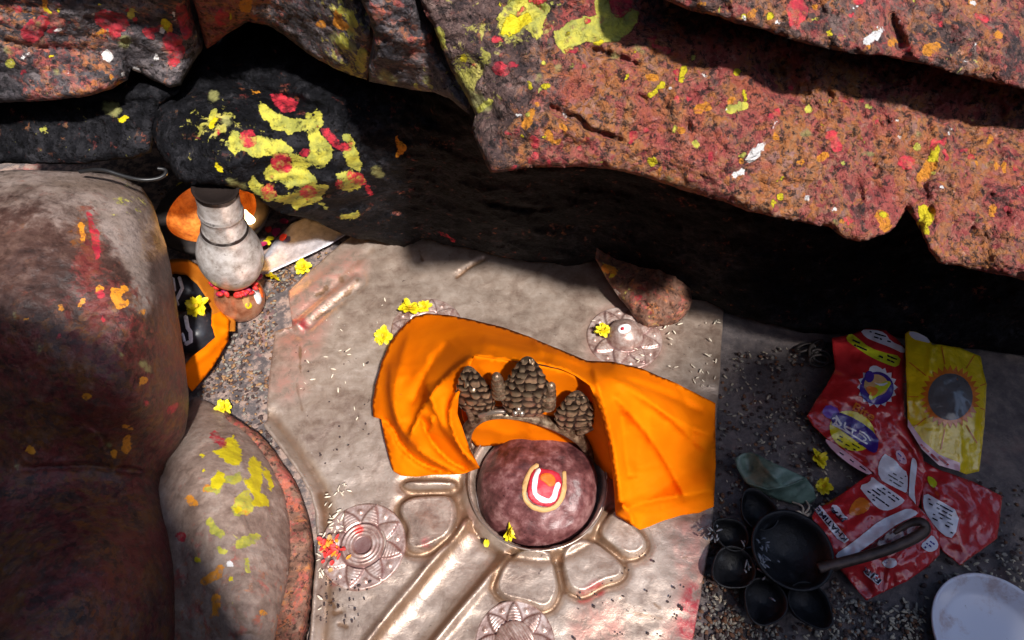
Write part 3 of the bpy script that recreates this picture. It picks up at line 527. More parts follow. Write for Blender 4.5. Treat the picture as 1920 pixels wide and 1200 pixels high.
def plate_disp(uv):
    w = PZ(uv, np.full(len(uv), PL)); h = np.zeros(len(uv)); dirt = np.zeros(len(uv))
    R = np.hypot(w[:, 0]-ctr[0], w[:, 1]-ctr[1])
    # raised collar round the hole with a hollow outside it
    h += .006*np.exp(-((R-.106)/.006)**2)-.004*np.exp(-((R-.119)/.008)**2)
    dirt += .75*np.exp(-((R-.120)/.008)**2)
    h -= .03*smooth(.100-R, 0, .004)
    # spout
    d, s, t = seg_dist(uv, chan); on = (R > .118)
    k = np.exp(-((d-50)/8)**2)*on
    h += .009*k-.010*np.exp(-(d/34)**4)*on; dirt += 1.0*np.exp(-((d-40)/8)**2)*on+.5*np.exp(-((d-63)/7)**2)*on+.12*(d < 50)*on
    for i, p in enumerate(petals):
        s_ = sdf(uv, p); q = np.exp(-((s_+9)/8)**2)
        h += .0070*smooth(s_, -4, 4)+.0012*np.exp(-((s_-4)/3)**2)-.005*q; dirt += 1.25*np.exp(-((s_+8)/6)**2)
    # bent rim at the left and buckled top-left corner
    d, s, t = seg_dist(uv, [(497, 802), (530, 845), (560, 888), (582, 925), (592, 960), (596, 1020), (590, 1100), (582, 1200), (560, 1290)])
    h += .007*np.exp(-((d-4)/7)**2)-.006*np.exp(-((d-24)/11)**2); dirt += .8*np.exp(-((d-24)/12)**2)
    d, s, t = seg_dist(uv, [(520, 615), (550, 608), (570, 618)]); h += .006*np.exp(-(d/9)**2); dirt += .3*np.exp(-(d/8)**2)
    d, s, t = seg_dist(uv, [(560, 610), (605, 570), (668, 525)]); h += .004*np.exp(-(d/9)**2)-.004*np.exp(-((d-14)/8)**2)
    d, s, t = seg_dist(uv, [(545, 560), (610, 520), (690, 462)]); h += .003*np.exp(-(d/10)**2)
    d, s, t = seg_dist(uv, [(856, 516), (880, 498), (906, 484)]); h -= .008*np.exp(-(d/4)**2); dirt += 1.3*np.exp(-(d/3.5)**2)
    for ln, wd, am in (([(592, 552), (604, 545), (612, 536)], 3, 1.2), ([(628, 566), (650, 550), (672, 524)], 3.5, 1.1), ([(586, 600), (604, 586), (618, 580)], 3, 1.1), ([(562, 650), (564, 700)], 3, .9), ([(556, 720), (566, 770)], 4, .7), ([(640, 520), (700, 470)], 8, .6), ([(600, 560), (640, 525)], 9, .5), ([(700, 500), (760, 470)], 10, .45), ([(786, 470), (792, 488)], 3, 1), ([(1000, 520), (1090, 540)], 14, .3), ([(780, 520), (840, 500)], 12, .4), ([(640, 770), (700, 720)], 10, .35), ([(720, 1030), (760, 1040)], 8, .6), ([(745, 965), (768, 1010)], 9, .7), ([(600, 930), (612, 1000)], 9, .6), ([(1190, 1150), (1240, 1160)], 5, .7), ([(1226, 1132), (1236, 1140)], 5, .8), ([(626, 1150), (640, 1148)], 5, 1.1), ([(636, 1172), (650, 1176)], 5, 1.1), ([(620, 1128), (628, 1140)], 4, 1.1), ([(1280, 1046), (1288, 1044)], 3, .8)):
        d = seg_dist(uv, ln)[0]+fbm(to3(uv), 1/9, 3, 21)*3; k = np.exp(-(np.maximum(d, 0)/wd)**2); dirt += am*k; h -= .0012*k*(am > .8)
    h += fbm(w, 14, 3, 6)*.004+fbm(w, 45, 3, 9)*.0013
    return h, np.clip(dirt, 0, 1.2)
uv, f, rim = tri(plate_out, 3.4, 1.0, 51)
h, dirt = plate_disp(uv); pv = PZ(uv, np.full(len(uv), PL)); pv[:, 2] += h
m = Mat('tarnished_metal_sheet')
n1 = m.noise(8, 6, .65); n2 = m.noise(45, 8, .7, .4); n3 = m.noise(240, 4, .6); ns = m.noise(30, 8, .7, vec=m.mapv((1, 9, 1), (0, 0, .9)))
c = m.ramp(m.math('ADD', m.math('MULTIPLY', n1, .5), m.math('ADD', m.math('MULTIPLY', n2, .42), m.math('MULTIPLY', ns, .08))), [(.37, (.22, .145, .11)), (.5, (.41, .315, .255)), (.65, (.58, .48, .41))])
c = m.mix(m.math('MULTIPLY', m.attr('pink'), m.step(n2, .34, .62, .0, .8)), c, (.52, .24, .19))
c = m.mix(m.math('MULTIPLY', m.attr('red'), m.step(n2, .36, .6)), c, (.42, .05, .06))
c = m.mix(m.step(m.math('ADD', m.attr('dirt'), m.math('MULTIPLY', m.math('SUBTRACT', n2, .5), .9)), .25, 1.0, 0, .88), c, m.mix(n2, (.15, .075, .04), (.27, .16, .09)))
sp = m.step(m.noise(95, 7, .7, .6), .38, .30); c = m.mix(m.math('MULTIPLY', sp, .75), c, (.07, .04, .035))
c = m.mix(m.step(ns, .67, .74, 0, .55), c, (.23, .13, .10)); c = m.mix(m.step(n3, .68, .74, 0, .5), c, (.8, .76, .72))
rg = m.math('ADD', .26, m.math('MULTIPLY', n2, .30))
M['plate'] = m.out(c, rg, .55, m.bump(m.math('ADD', n2, m.math('ADD', m.math('MULTIPLY', n3, .3), m.math('MULTIPLY', ns, .12))), .4, .003))
pink = spread([('a', [(545, 560, 40), (570, 600, 46), (560, 640, 40)]), ('a', [(1290, 1000, 30), (1310, 1120, 40), (1290, 1200, 50)]), ('a', [(1170, 640, 70)]), ('a', [(800, 640, 60)]), ('a', [(540, 720, 30)]), ('a', [(600, 540, 30), (660, 500, 26)]), ('a', [(1120, 1180, 50)]), ('a', [(870, 970, 14), (880, 1000, 10)])], uv)['a']
red = spread([('a', [(556, 606, 8), (570, 612, 8), (566, 595, 5)]), ('a', [(1300, 1110, 16), (1290, 1150, 20), (1290, 1200, 20)]), ('a', [(625, 1090, 8)]), ('a', [(1120, 1105, 14), (1090, 1122, 10)]), ('a', [(800, 1022, 8)])], uv)['a']
plate = thing('altar_plate', (float(ctr[0]), float(ctr[1]), 0), 'big octagonal beaten-metal altar plate embossed with petals, lying on the ground', 'altar plate')
nr = len(rim); low = pv[rim].copy(); low[:, 2] = .004; n0 = len(pv)
F = list(f)+[(rim[i], rim[(i+1) % nr], n0+(i+1) % nr, n0+i) for i in range(nr)]
z = np.zeros(nr)
mk('sheet', np.vstack([pv, low]), F, M['plate'], plate, {'dirt': np.concatenate([dirt, z+.7]), 'pink': np.concatenate([smooth(pink, -2, 2), z]), 'red': np.concatenate([smooth(red, -.8, .8), z])}, flip=(0, 0, 1))
# thin lip round the hole
m = Mat('worn_brass'); n = m.noise(90, 6, .7)
M['brass'] = m.out(m.ramp(n, [(.34, (.045, .024, .015)), (.48, (.17, .105, .065)), (.66, (.46, .34, .23))]), .36, .65, m.bump(n, .4, .002))
m = Mat('scaly_brass'); n = m.noise(80, 6, .7); M['leafbrass'] = m.out(m.mix(m.step(m.math('ADD', m.attr('dirt'), m.math('MULTIPLY', m.math('SUBTRACT', n, .5), .7)),   .10, .90), (.34, .235, .15), (.030, .017, .012)), .34, .75, m.bump(n, .2, .002))  # mask darkens the gaps between the scales, for contrast
m = Mat('bright_lip'); M['lip'] = m.out((.42, .34, .28), .3, .8)
ring = [(ctr[0]+.107*math.cos(a), ctr[1]+.107*math.sin(a), PL+.012) for a in np.linspace(0, 2*math.pi, 97)]
tv, tf = tube(ring, .0015, 6); mk('collar', tv, tf, M['lip'], plate)
m = Mat('coppery_medallion'); n = m.noise(70, 7, .7)
c = m.ramp(n, [(.34, (.22, .12, .10)), (.5, (.42, .29, .25)), (.66, (.62, .52, .48))]); c = m.mix(m.math('MULTIPLY', m.attr('dirt'), .85), c, (.17, .075, .07)); c = m.mix(m.step(m.attr('red'), .3, .8), c, (.6, .06, .05))
M['medal'] = m.out(c, .36, .45, m.bump(n, .3, .002))
def medallion(u, v, rpx, rot, style, redspot=None):
    c0 = P(u, v, PL+.003); d = (c0-Vector(CAM)).length; R = rpx*d/FPX
    nr_, na = 44, 160; vv = []; dd = []; rr = []
    for i in range(nr_+1):
        r = i/nr_
        for k in range(na):
            a = 2*math.pi*k/na; ph = ((a-rot)/(2*math.pi)*8) % 1; tp = abs(ph-.5)*2       # star ray: 0 tip, 1 valley
            edge = .94-.42*tp; s = edge-r
            h = .0015+.0035*smooth(np.array(s), -.02, .03)*(r > .4)
            if r > .45 and s > 0: h += .0022*(1-tp)+.0006*math.sin(r*95)*(tp < .75)
            dt = math.exp(-(s/.05)**2)*.9 if r > .42 else 0
            if s < 0:                                                   # boss between the rays
                am = (round((a-rot)/(2*math.pi)*8-.0)+0)/8*2*math.pi+rot; q = math.hypot(r*math.cos(a)-.80*math.cos(am), r*math.sin(a)-.80*math.sin(am))
                if q < .07: h += .004*math.sqrt(1-(q/.07)**2)
                else: h += .0015
            if r > .95: h = .0035*max(0, 1-(r-.95)/.05)**.5
            if style == 'rings':
                if r < .48: h = .006+.0035*abs(math.sin((r-.22)/.087*math.pi/1.0))**.7*(r > .22) - (.003 if r < .22 else 0); dt = .9 if r < .22 else .55*abs(math.cos((r-.22)/.087*math.pi))**3
                if .48 <= r < .53: dt = 1; h = .001
            elif style == 'dome':
                if r < .47: h = .006+.030*math.sqrt(max(0, 1-(r/.47)**2)); dt = 0
                elif r < .52: dt = .8
            elif style == 'shell':
                if r < .5: h = .006+.012*math.sqrt(max(0, 1-(r/.5)**2))+.0018*math.sin((r*math.cos(a-.6)+.2)*52)
            vv.append((c0.x+R*r*math.cos(a), c0.y+R*r*math.sin(a), PL+float(h))); dd.append(min(1, dt+(.7 if r > .985 else 0)))
            rr.append(0 if redspot is None else float(math.exp(-((r*math.cos(a)-redspot[0])**2+(r*math.sin(a)-redspot[1])**2)/.02)))
    fs = [(i*na+k, (i+1)*na+k, (i+1)*na+(k+1) % na, i*na+(k+1) % na) for i in range(nr_) for k in range(na)]
    vv += [(x, y, PL-.004) for x, y, _ in vv[-na:]]; dd += [1]*na; rr += [0]*na
    fs += [(nr_*na+k, (nr_+1)*na+k, (nr_+1)*na+(k+1) % na, nr_*na+(k+1) % na) for k in range(na)]
    return mk('medallion', vv, fs, M['medal'], plate, {'dirt': dd, 'red': rr}, flip=(0, 0, 1))
medallion(680, 1022, 75, .2, 'rings', (-.12, .33))
o = medallion(1171, 632, 70, .1, 'dome'); o['label'] = 'medallion with a plain round boss and a white dot'
medallion(800, 612, 66, .3, 'rings')
medallion(965, 1205, 68, .4, 'shell')
#@@LINGAM
m = Mat('plum_stone'); n1 = m.noise(18, 6, .65); n2 = m.noise(75, 8, .7)
c = m.ramp(m.math('ADD', m.math('MULTIPLY', n1, .55), m.math('MULTIPLY', n2, .45)), [(.38, (.04, .012, .013)), (.5, (.125, .042, .042)), (.62, (.27, .135, .13))])
c = m.mix(m.step(m.noise(120, 4, .6), .36, .30), c, (.04, .012, .015))
M['plum'] = m.out(c, .36, 0, m.bump(m.math('ADD', n1, m.math('MULTIPLY', n2, .6)), .4, .005))
LR = .098
prof = [(LR*.70*math.sin(a), LR*.97*math.cos(a)**.85 if math.cos(a) > 0 else 0) for a in np.linspace(0, math.pi/2-.02, 36)]
v, f = lathe((ctr[0], ctr[1], PL-.012), (0, 0, 1), [(-.004, LR*.985)]+[(h*.92, r) for h, r in prof], 90)
v = np.array([tuple(x) for x in v]); mkp = np.array(P(1024, 915, .07)); v[:, 2] += fbm(v, 14, 5, 3)*.016*smooth(v[:, 2], .015, .045)+.007*np.exp(-(((v[:, :2]-mkp[:2])**2).sum(1))/.026**2)-.006*smooth(-(v[:, 0]-ctr[0]), .01, .08); v[:, :2] += np.stack([fbm(v, 17, 3, 7), fbm(v, 17, 3, 8)], 1)*.004
ling = thing('domed_stone', (ctr[0], ctr[1], 0), 'domed plum-red sacred stone with a painted forehead mark, set in the ring of the plate', 'sacred stone')
mk('dome', v, f, M['plum'], ling)
LB = BVHTree.FromPolygons([Vector(x) for x in v], f)
def plain(name, col, rough=.6, bump=0, sc=120, var=.12, metal=0, **k):
    m = Mat(name); n = m.noise(sc, 5, .6); c = m.mix(m.step(n, .3, .7), tuple(x*(1-var) for x in col), tuple(min(1, x*(1+var)) for x in col))
    return m.out(c, rough, metal, m.bump(n, bump, .002) if bump else None, **k)
M['white'] = plain('white_paste', (.86, .84, .86), .6, .3); M['kum'] = plain('kumkum_paste', (.42, .012, .03), .55, .4); M['cream'] = plain('sandal_paste', (.50, .29, .11), .6, .4); M['orangep'] = plain('orange_paste', (.80, .13, .012), .6, .4)
def on_bvh(bvh, uv, off):
    r = unit(rays(uv)); out = []; ok = []
    for q in r:
        h, nn, i, d = bvh.ray_cast(Vector(CAM), Vector(q), 5)
        if h is None: out.append((0, 0, 0)); ok.append(False)
        else: out.append(tuple(h-Vector(q)*off)); ok.append(True)
    return np.array(out), np.array(ok)
def daub(name, poly, target, mat, parent, off=.0012, step=4, rough=.6, seed=1, label=None, edge=True, clip=None):
    """a thin film of paste or print lying on a surface, following its relief, with real edges"""
    uv, f, rim = tri(poly, step, rough, seed)
    def at(o_):
        if isinstance(target, Surf): return target.pos(uv, o_), np.ones(len(uv), bool)
        return on_bvh(target, uv, o_)
    v, ok = at(off)
    if clip is not None: ok = ok & inside(uv, clip)
    f = [q for q in f if all(ok[i] for i in q)]
    if not f: return None
    if edge:
        lo, _ = at(-.0006); n = len(v); nr = len(rim)
        v = np.vstack([v, lo]); f = f+[(rim[i], rim[(i+1) % nr], n+rim[(i+1) % nr], n+rim[i]) for i in range(nr) if ok[rim[i]] and ok[rim[(i+1) % nr]]]
    o = mk(name, v, f, mat, parent, flip=TOWARD)
    if label: o['label'] = label
    return o
def ribbon(line, w):
    """outline of a brush stroke; w a width or one per point"""
    l = np.asarray(line, float); t = np.gradient(l, axis=0); t /= np.linalg.norm(t, axis=1, keepdims=True)+1e-9; n = np.stack([-t[:, 1], t[:, 0]], 1)
    w = (np.zeros(len(l))+w)[:, None]/2
    a = l+n*w; b = l-n*w
    return np.vstack([a, (l[-1]+t[-1]*w[-1]*.7)[None], b[::-1], (l[0]-t[0]*w[0]*.7)[None]])
daub('forehead_mark', ribbon(chaikin([(1008, 872), (996, 880), (984, 905), (982, 932), (994, 950), (1020, 958), (1044, 950), (1056, 930), (1059, 905), (1058, 884)], 2), [7, 8, 9, 8, 7, 9, 10, 8, 6, 7, 9, 8]*3+[7]*2) if False else ribbon(chaikin([(1008, 872), (996, 880), (984, 905), (982, 932), (994, 950), (1020, 958), (1044, 950), (1056, 930), (1059, 905), (1058, 884)], 2), 8), LB, M['cream'], ling, .0014, rough=2.2)
kp = chaikin([(1004, 876), (1046, 884), (1054, 900), (1052, 930), (1036, 950), (1012, 950), (992, 938), (988, 916), (994, 890)], 1, True)
daub('forehead_mark', kp, LB, M['kum'], ling, .0020, rough=2)
daub('forehead_mark', ribbon(chaikin([(1011, 880), (1004, 893), (1001, 922), (1010, 934), (1029, 941), (1039, 934), (1042, 920), (1047, 906)], 1), [7, 9, 8, 10, 9, 8, 9, 10, 8, 8, 10, 9, 8, 9, 10, 9]), LB, M['white'], ling, .0030, rough=1.8)
daub('forehead_mark', chaikin([(1014, 888), (1030, 886), (1042, 896), (1040, 910), (1030, 914), (1022, 904), (1012, 900)], 2, True), LB, M['orangep'], ling, .0034, rough=1.8)
# white dot on the boss of the upper medallion
dm = [o for o in plate.children if o.get('label')][0]; dp = ORG[dm]
DB = BVHTree.FromPolygons([Vector(dp)+x.co for x in dm.data.vertices], [tuple(p.vertices) for p in dm.data.polygons])
w_ = daub('white_dot', chaikin([(1160, 610), (1178, 606), (1185, 614), (1178, 624), (1164, 626), (1157, 620)], 2, True), DB, M['white'], dm, .001, 3); daub('red_dot', chaikin([(1163, 614), (1170, 612), (1171, 619), (1164, 620)], 2, True), DB, M['kum'], dm, .0016, 3)
#@@CROWN
def plane_pt(u, v, y0):
    r = rays([(u, v)])[0]; return Vector(CAM+r*(y0/r[1]))
YC = .418
crown = thing('brass_arch', (float(P(1000, 870, 0).x), YC, 0), 'tarnished brass arch crowned with three scaly leaves, standing behind the domed stone', 'crown')
mb = MB()
arch = chaikin([(884, 884), (876, 850), (872, 824), (878, 800), (898, 780), (928, 773), (965, 775), (1004, 783), (1045, 797), (1080, 815), (1102, 838), (1112, 866), (1118, 900)], 2)
mb.add(*tube([plane_pt(u, v, YC+.008) for u, v in arch], [.0095+.0065*abs(i/(len(arch)-1)*2-1)**1.5 for i in range(len(arch))], 12, .7)); mb.obj('arch', M['brass'], crown)
mb = MB(); mb.add(*tube([plane_pt(u, v, YC-.002) for u, v in chaikin([(898, 780), (928, 771), (965, 772)], 2)], .0036, 8)); mb.obj('rim', M['lip'], crown)
def leaf(cu, v0, v1, half, lean, rows, yy, seed):
    """embossed leaf: a bulging shield of overlapping scales, tip at v0"""
    mb = MB(); n = 96; k = 56; pts = []; rnd = np.random.default_rng(seed); dt = []
    px = (plane_pt(cu+1, v1, yy)-plane_pt(cu, v1, yy)).length
    def wid(t): return half*((t/.58)**.62*.96+.04 if t < .58 else .42+.58*math.sqrt(max(0, 1-((t-.58)/.42)**2)))
    jit = rnd.random((rows+2, 12))*.9+.45
    for side in (0, 1):
        for i in range(n+1):
            t = i/n; w = wid(t)*(1+.035*math.sin(t*rows*6.28))
            for j in range(k+1):
                s = j/k*2-1; q3 = np.array([[i*.11+seed*7, j*.13, 0]]); dj = float(vnoise(q3, 4)[0]); dk = float(vnoise(q3*.8, 9)[0]); b = math.sqrt(max(0, 1-s*s))*w*px*(.28 if side == 0 else -.12); h = 0; dr = .6
                if side == 0 and .05 < t < .97 and abs(s) < .97:
                    r_ = max(0, t*rows+.28*dj); ri = min(int(r_), rows); ft = r_-ri; m_ = max(2, round(wid((ri+.5)/rows)/7.2)); a_ = (math.asin(s)/math.pi+.5)*m_+.35*dk+(.5 if ri % 2 else 0); fs = a_-math.floor(a_)
                    lobe = math.sqrt(max(0, 1-(2*fs-1)**2)); ok_ = ft < .58+.42*lobe**1.3; h = .0052*ok_*(max(0, ft-.05)**.8)*lobe**.7*jit[ri, int(a_) % 12]**2*(1 if ft < .9 else (1-ft)/.1)-.0012; dr = 1-min(1, 1.3*ft*lobe)*ok_
                u = cu+lean*(1-t)+s*w; vv = v0+(v1-v0)*t; pts.append(plane_pt(u, vv, yy)+Vector((0, -.86, .5))*(b+h)); dt.append(dr)
    f = []; o_ = (n+1)*(k+1)
    for sd in (0, 1):
        for i in range(n):
            for j in range(k):
                a = sd*o_+i*(k+1)+j; q = (a, a+1, a+k+2, a+k+1); f.append(q if sd == 0 else q[::-1])
    mb.add(pts, f); return mk('leaf', mb.v, mb.f, M['leafbrass'], crown, {'dirt': dt})
leaf(985, 668, 780, 48, 4, 10, YC-.006, 1)
leaf(898, 686, 776, 37, -20, 8, YC+.004, 2)
leaf(1078, 732, 804, 40, 4, 7, YC+.002, 3)
for (u0, v0, u1, v1) in ((938, 738, 930, 702), (1026, 760, 1034, 720)):
    a = plane_pt(u0, v0, YC-.004); b = plane_pt(u1, v1, YC-.008); L = (b-a).length
    mb = MB(); mb.add(*lathe(a, b-a, [(L*t, .0105*(1-.55*t**1.5)*(1+.13*math.sin(t*30))*(1 if t < .97 else .5)) for t in np.linspace(0, 1, 26)], 16)); mb.obj('knob', M['brass'], crown)
mb = MB()
for u, v, r_ in ((966, 774, .0045), (978, 775, .0045), (972, 767, .004)): mb.add(*ball(plane_pt(u, v, YC-.016), r_, 10, 8))
mb.obj('bead_cluster', M['lip'], crown)
for pl in ([(1085, 812), (1110, 800), (1128, 792)], [(1062, 806), (1080, 798), (1100, 780), (1118, 760)], [(886, 790), (880, 770), (872, 752)]): v, f = tube([plane_pt(u, v, YC+.004) for u, v in chaikin(pl, 2)], .0055, 8); mk('bracket', v, f, M['brass'], crown)
#@@CLOTH
def fabric(name, col, col2, trans=.35, rough=.75):
    m = Mat(name); n = m.noise(14, 3, .5); w = m.noise(420, 2, .5)
    c = m.mix(m.step(n, .35, .65), col, col2); c = m.mix(m.step(m.noise(160, 3, .5), .73, .78, 0, .5), c, (.35, .09, .01))
    m.out(c, rough, 0, m.bump(w, .12, .001), Specular_IOR_Level=.04)
    tr = m.n('ShaderNodeBsdfTranslucent'); m.put(tr.inputs[0], c); ms = m.n('ShaderNodeMixShader'); ms.inputs[0].default_value = trans
    ou = m.t.nodes['Material Output']; m.t.links.new(m.b.outputs[0], ms.inputs[1]); m.t.links.new(tr.outputs[0], ms.inputs[2]); m.t.links.new(ms.outputs[0], ou.inputs[0]); return m.m
M['cloth'] = fabric('saffron_cloth', (.80, .165, .0008), (.88, .20, .0012), .16); M['cloth2'] = fabric('ochre_cloth', (.46, .15, .014), (.54, .19, .02), .2)
cloth_out = [(700, 782), (698, 760), (704, 720), (716, 680), (730, 645), (752, 615), (775, 594), (800, 588), (840, 590), (880, 598), (940, 612), (1000, 634), (1050, 655), (1100, 676), (1150, 678), (1200, 690), (1260, 715), (1310, 740), (1341, 756), (1342, 850), (1341, 905), (1338, 950), (1310, 962), (1280, 966), (1240, 978), (1215, 988), (1200, 993), (1185, 985), (1168, 974), (1154, 966), (1152, 940), (1150, 905), (1146, 870), (1140, 830), (1130, 790), (1120, 755), (1106, 722), (1080, 704), (1050, 690), (1015, 682), (975, 677), (930, 672), (890, 666), (880, 688), (868, 715), (860, 745), (858, 775), (868, 805), (880, 840), (892, 862), (901, 878), (880, 884), (860, 890), (820, 890), (780, 894), (752, 892), (738, 884), (730, 860), (722, 830), (716, 786)]
cl_ctrl = [(700, 780, .05), (704, 720, .055), (730, 645, .06), (775, 594, .07), (840, 590, .085), (940, 612, .105), (1000, 634, .12), (1100, 676, .14), (1200, 690, .12), (1310, 740, .07), (1341, 756, .06), (1342, 850, .055), (1338, 950, .045), (1240, 978, .05), (1200, 993, .04), (1154, 966, .055), (1150, 905, .085), (1140, 830, .145), (1120, 755, .22), (1106, 722, .25), (1050, 690, .275), (975, 677, .29), (890, 666, .265), (868, 715, .235), (858, 775, .185), (880, 840, .125), (901, 878, .10), (860, 890, .075), (780, 894, .04), (738, 884, .035), (722, 830, .045), (780, 800, .12), (800, 700, .16), (820, 850, .085), (900, 630, .18), (1220, 800, .14), (1280, 850, .085), (1220, 910, .075), (1160, 720, .2), (760, 700, .11)]
FOLD = [  # line, height, width on one side, width on the other
    ([(890, 666), (855, 690), (810, 735), (780, 790), (765, 830)], .010, 6, 40), ([(800, 720), (812, 760), (840, 820), (900, 876)], .008, 8, 26), ([(862, 730), (842, 765), (845, 800), (868, 850), (898, 880)], .009, 7, 22),
    ([(735, 680), (730, 740), (745, 800), (790, 850), (850, 884)], .009, 7, 26), ([(716, 786), (735, 800), (752, 840), (790, 872), (850, 889)], -.007, 6, 12), ([(770, 620), (745, 690), (738, 760), (752, 800)], .006, 12, 30), ([(790, 780), (800, 815), (835, 862), (880, 884)], -.006, 6, 12), ([(808, 780), (815, 800), (800, 812)], .006, 7, 7),
    ([(1110, 680), (1120, 720), (1140, 790), (1155, 860), (1165, 960)], .008, 10, 26), ([(1125, 690), (1190, 740), (1290, 800), (1340, 820)], .006, 14, 40), ([(1140, 690), (1230, 760), (1330, 850)], .005, 10, 40), ([(1150, 740), (1230, 830), (1290, 940)], .005, 10, 36), ([(1270, 722), (1296, 770), (1300, 830)], -.004, 10, 22), ([(1000, 634), (1010, 660), (1060, 670), (1110, 690)], .006, 8, 18), ([(1155, 965), (1210, 940), (1280, 930), (1340, 918)], .006, 12, 26), ([(1190, 985), (1180, 960), (1165, 945)], .006, 8, 12), ([(1340, 870), (1270, 890), (1200, 950)], -.0015, 14, 24), ([(900, 640), (960, 660), (1020, 664)], .005, 10, 24), ([(890, 666), (910, 690), (940, 682)], .008, 6, 12), ([(840, 640), (800, 690), (770, 760)], -.005, 12, 22), ([(1165, 770), (1170, 840), (1180, 900)], -.006, 14, 26), ([(1140, 700), (1240, 735), (1320, 775)], -.004, 9, 14)]
CREASE = [([(722, 690), (790, 684), (868, 676)], .0022), ([(1048, 640), (1040, 664), (1036, 684)], .003), ([(770, 604), (800, 660), (806, 720)], .0018), ([(730, 745), (790, 730), (850, 690)], -.002), ([(900, 612), (960, 650), (1040, 668)], .0018), ([(1130, 700), (1200, 712), (1290, 742)], .0025), ([(1170, 800), (1260, 790), (1335, 800)], -.002), ([(1180, 930), (1230, 900), (1330, 820)], .003), ([(1158, 890), (1230, 872), (1300, 880)], .002), ([(1160, 950), (1220, 958), (1320, 930)], .003), ([(1190, 690), (1220, 780), (1215, 880)], .0018), ([(745, 850), (800, 870), (880, 872)], .002), ([(760, 780), (790, 835), (860, 874)], .0025), ([(735, 800), (738, 850), (760, 888)], .002), ([(1160, 700), (1240, 722), (1335, 770)], .0022), ([(1150, 820), (1180, 900), (1200, 985)], .0025), ([(820, 600), (870, 640), (890, 666)], .002), ([(716, 730), (760, 705), (800, 700)], .0022), ([(740, 820), (790, 845), (830, 886)], .002)]
def folds(q, p, F_=FOLD, amp=3.4, seed=2):
    d = fbm(p, 13, 3, seed)*.006
    for (ln, h, a, b) in F_:
        r, s, t = seg_dist(q, chaikin(ln, 2)); w = np.where(s > 0, a, b); d = d+amp*h*np.exp(-np.abs(r/(w*.72))**1.25)*np.minimum(1, np.minimum(t, 1-t)*5+.15)
    for ln, h in CREASE:
        r, s, t = seg_dist(q, ln); d = d+h*np.exp(-r/4.0)*np.minimum(1, np.minimum(t, 1-t)*6)
    d = d+.003*fbm(to3(q), 1/42, 3, seed+8, .5, 'ridge')**3
    rr = fbm(to3(q), 1/95, 2, seed+3, .5, 'ridge'); d = d+.007*rr
    return d
cl = thing('orange_cloth', (.12, .47, .0), 'bright saffron cloth draped over the brass arch and spread across the plate', 'cloth')
uv, f, rim = tri(cloth_out, 4.5, 1.2, 61); cs = Surf(cl_ctrl, folds)
mk('drape', cs.pos(uv), f, M['cloth'], cl, flip=TOWARD, solid=.0006)
back_out = [(868, 700), (890, 668), (930, 674), (1000, 684), (1060, 696), (1106, 724), (1126, 770), (1142, 830), (1152, 900), (1148, 918), (1128, 905), (1112, 880), (1098, 850), (1082, 838), (1048, 840), (1010, 833), (975, 829), (930, 836), (894, 838), (880, 820), (866, 780), (862, 740)]
def back_z(uv):
    r = rays(uv); y = .436+.0*uv[:, 0]-.05*smooth(uv[:, 0], 1090, 1150); return CAM[2]+r[:, 2]*y/r[:, 1]
bs = Surf(back_z, lambda q, p: folds(q, p, [([(880, 800), (960, 815), (1080, 836)], .008, 12, 26), ([(900, 690), (960, 760), (1100, 790)], .006, 16, 30), ([(930, 830), (1000, 800), (1060, 810)], .006, 10, 18)], 1, 9))
uv, f, rim = tri(back_out, 4.5, 1, 63); mk('inner_fold', bs.pos(uv), f, M['cloth'], cl, flip=TOWARD, solid=.0012)
#@@FLOWERS
m = Mat('yellow_petal'); n = m.noise(200, 3, .5); c = m.mix(m.step(n, .35, .65), (.60, .47, .003), (.74, .62, .012))
M['petal'] = m.out(c, .55, 0, None); M['fdisc'] = plain('flower_heart', (.62, .36, .01), .8, .5, 500)
M['opetal'] = plain('orange_petal', (.75, .25, .01), .6); M['ppetal'] = plain('magenta_petal', (.34, .012, .07), .6, .3); M['vpetal'] = plain('violet_petal', (.11, .02, .36), .6); M['rpetal'] = plain('red_petal', (.60, .03, .025), .6)
def petal(mb, c, ang, L, w, lift, curl, r):
    n = 5; v = []; ca, sa = math.cos(ang), math.sin(ang)
    for i in range(n+1):
        t = i/n; ww = w*(math.sin(math.pi*(.12+.80*t))**.7)*(1 if i < n else .75)
        x = L*t; z = lift*t-curl*t*t+r.uniform(-.0004, .0004)
        for s in (-1, -.35, .35, 1):
            y = s*ww; zz = z+abs(s)*ww*.30-(.0008 if abs(s) < .5 and i == n else 0)
            xx = x-(.0015 if abs(s) == .35 and i == n else 0)
            v.append((c[0]+ca*xx-sa*y, c[1]+sa*xx+ca*y, c[2]+zz))
    f = [(i*4+j, i*4+j+1, (i+1)*4+j+1, (i+1)*4+j) for i in range(n) for j in range(3)]; mb.add(v, f)
def flower_proto(seed, label, loc, rot, sc):
    r = random.Random(seed); t = thing('yellow_flower', (0, 0, 0), label, 'flower', 'small yellow flowers strewn on plate and ground')
    mb = MB()
    for layer, (cnt, L, w, lift, curl) in enumerate(((9, .0165, .0048, .006, .005), (7, .0125, .0042, .009, .003), (4, .008, .003, .009, .001))):
        for k in range(cnt):
            if r.random() < .10: continue
            petal(mb, (0, 0, .002+.001*layer), 2*math.pi*k/cnt+r.uniform(-.25, .25)+layer*.4, L*r.uniform(.82, 1.15), w*r.uniform(.9, 1.2), lift*r.uniform(.4, 1.5), curl, r)
    mb.obj('petals', M['petal'], t)
    d = MB(); d.add(*ball((0, 0, .006), .0032, 10, 6, (1, 1, .7))); d.obj('flower_heart', M['fdisc'], t)
    t.location = loc; t.rotation_euler = rot; t.scale = (sc,)*3
    return t
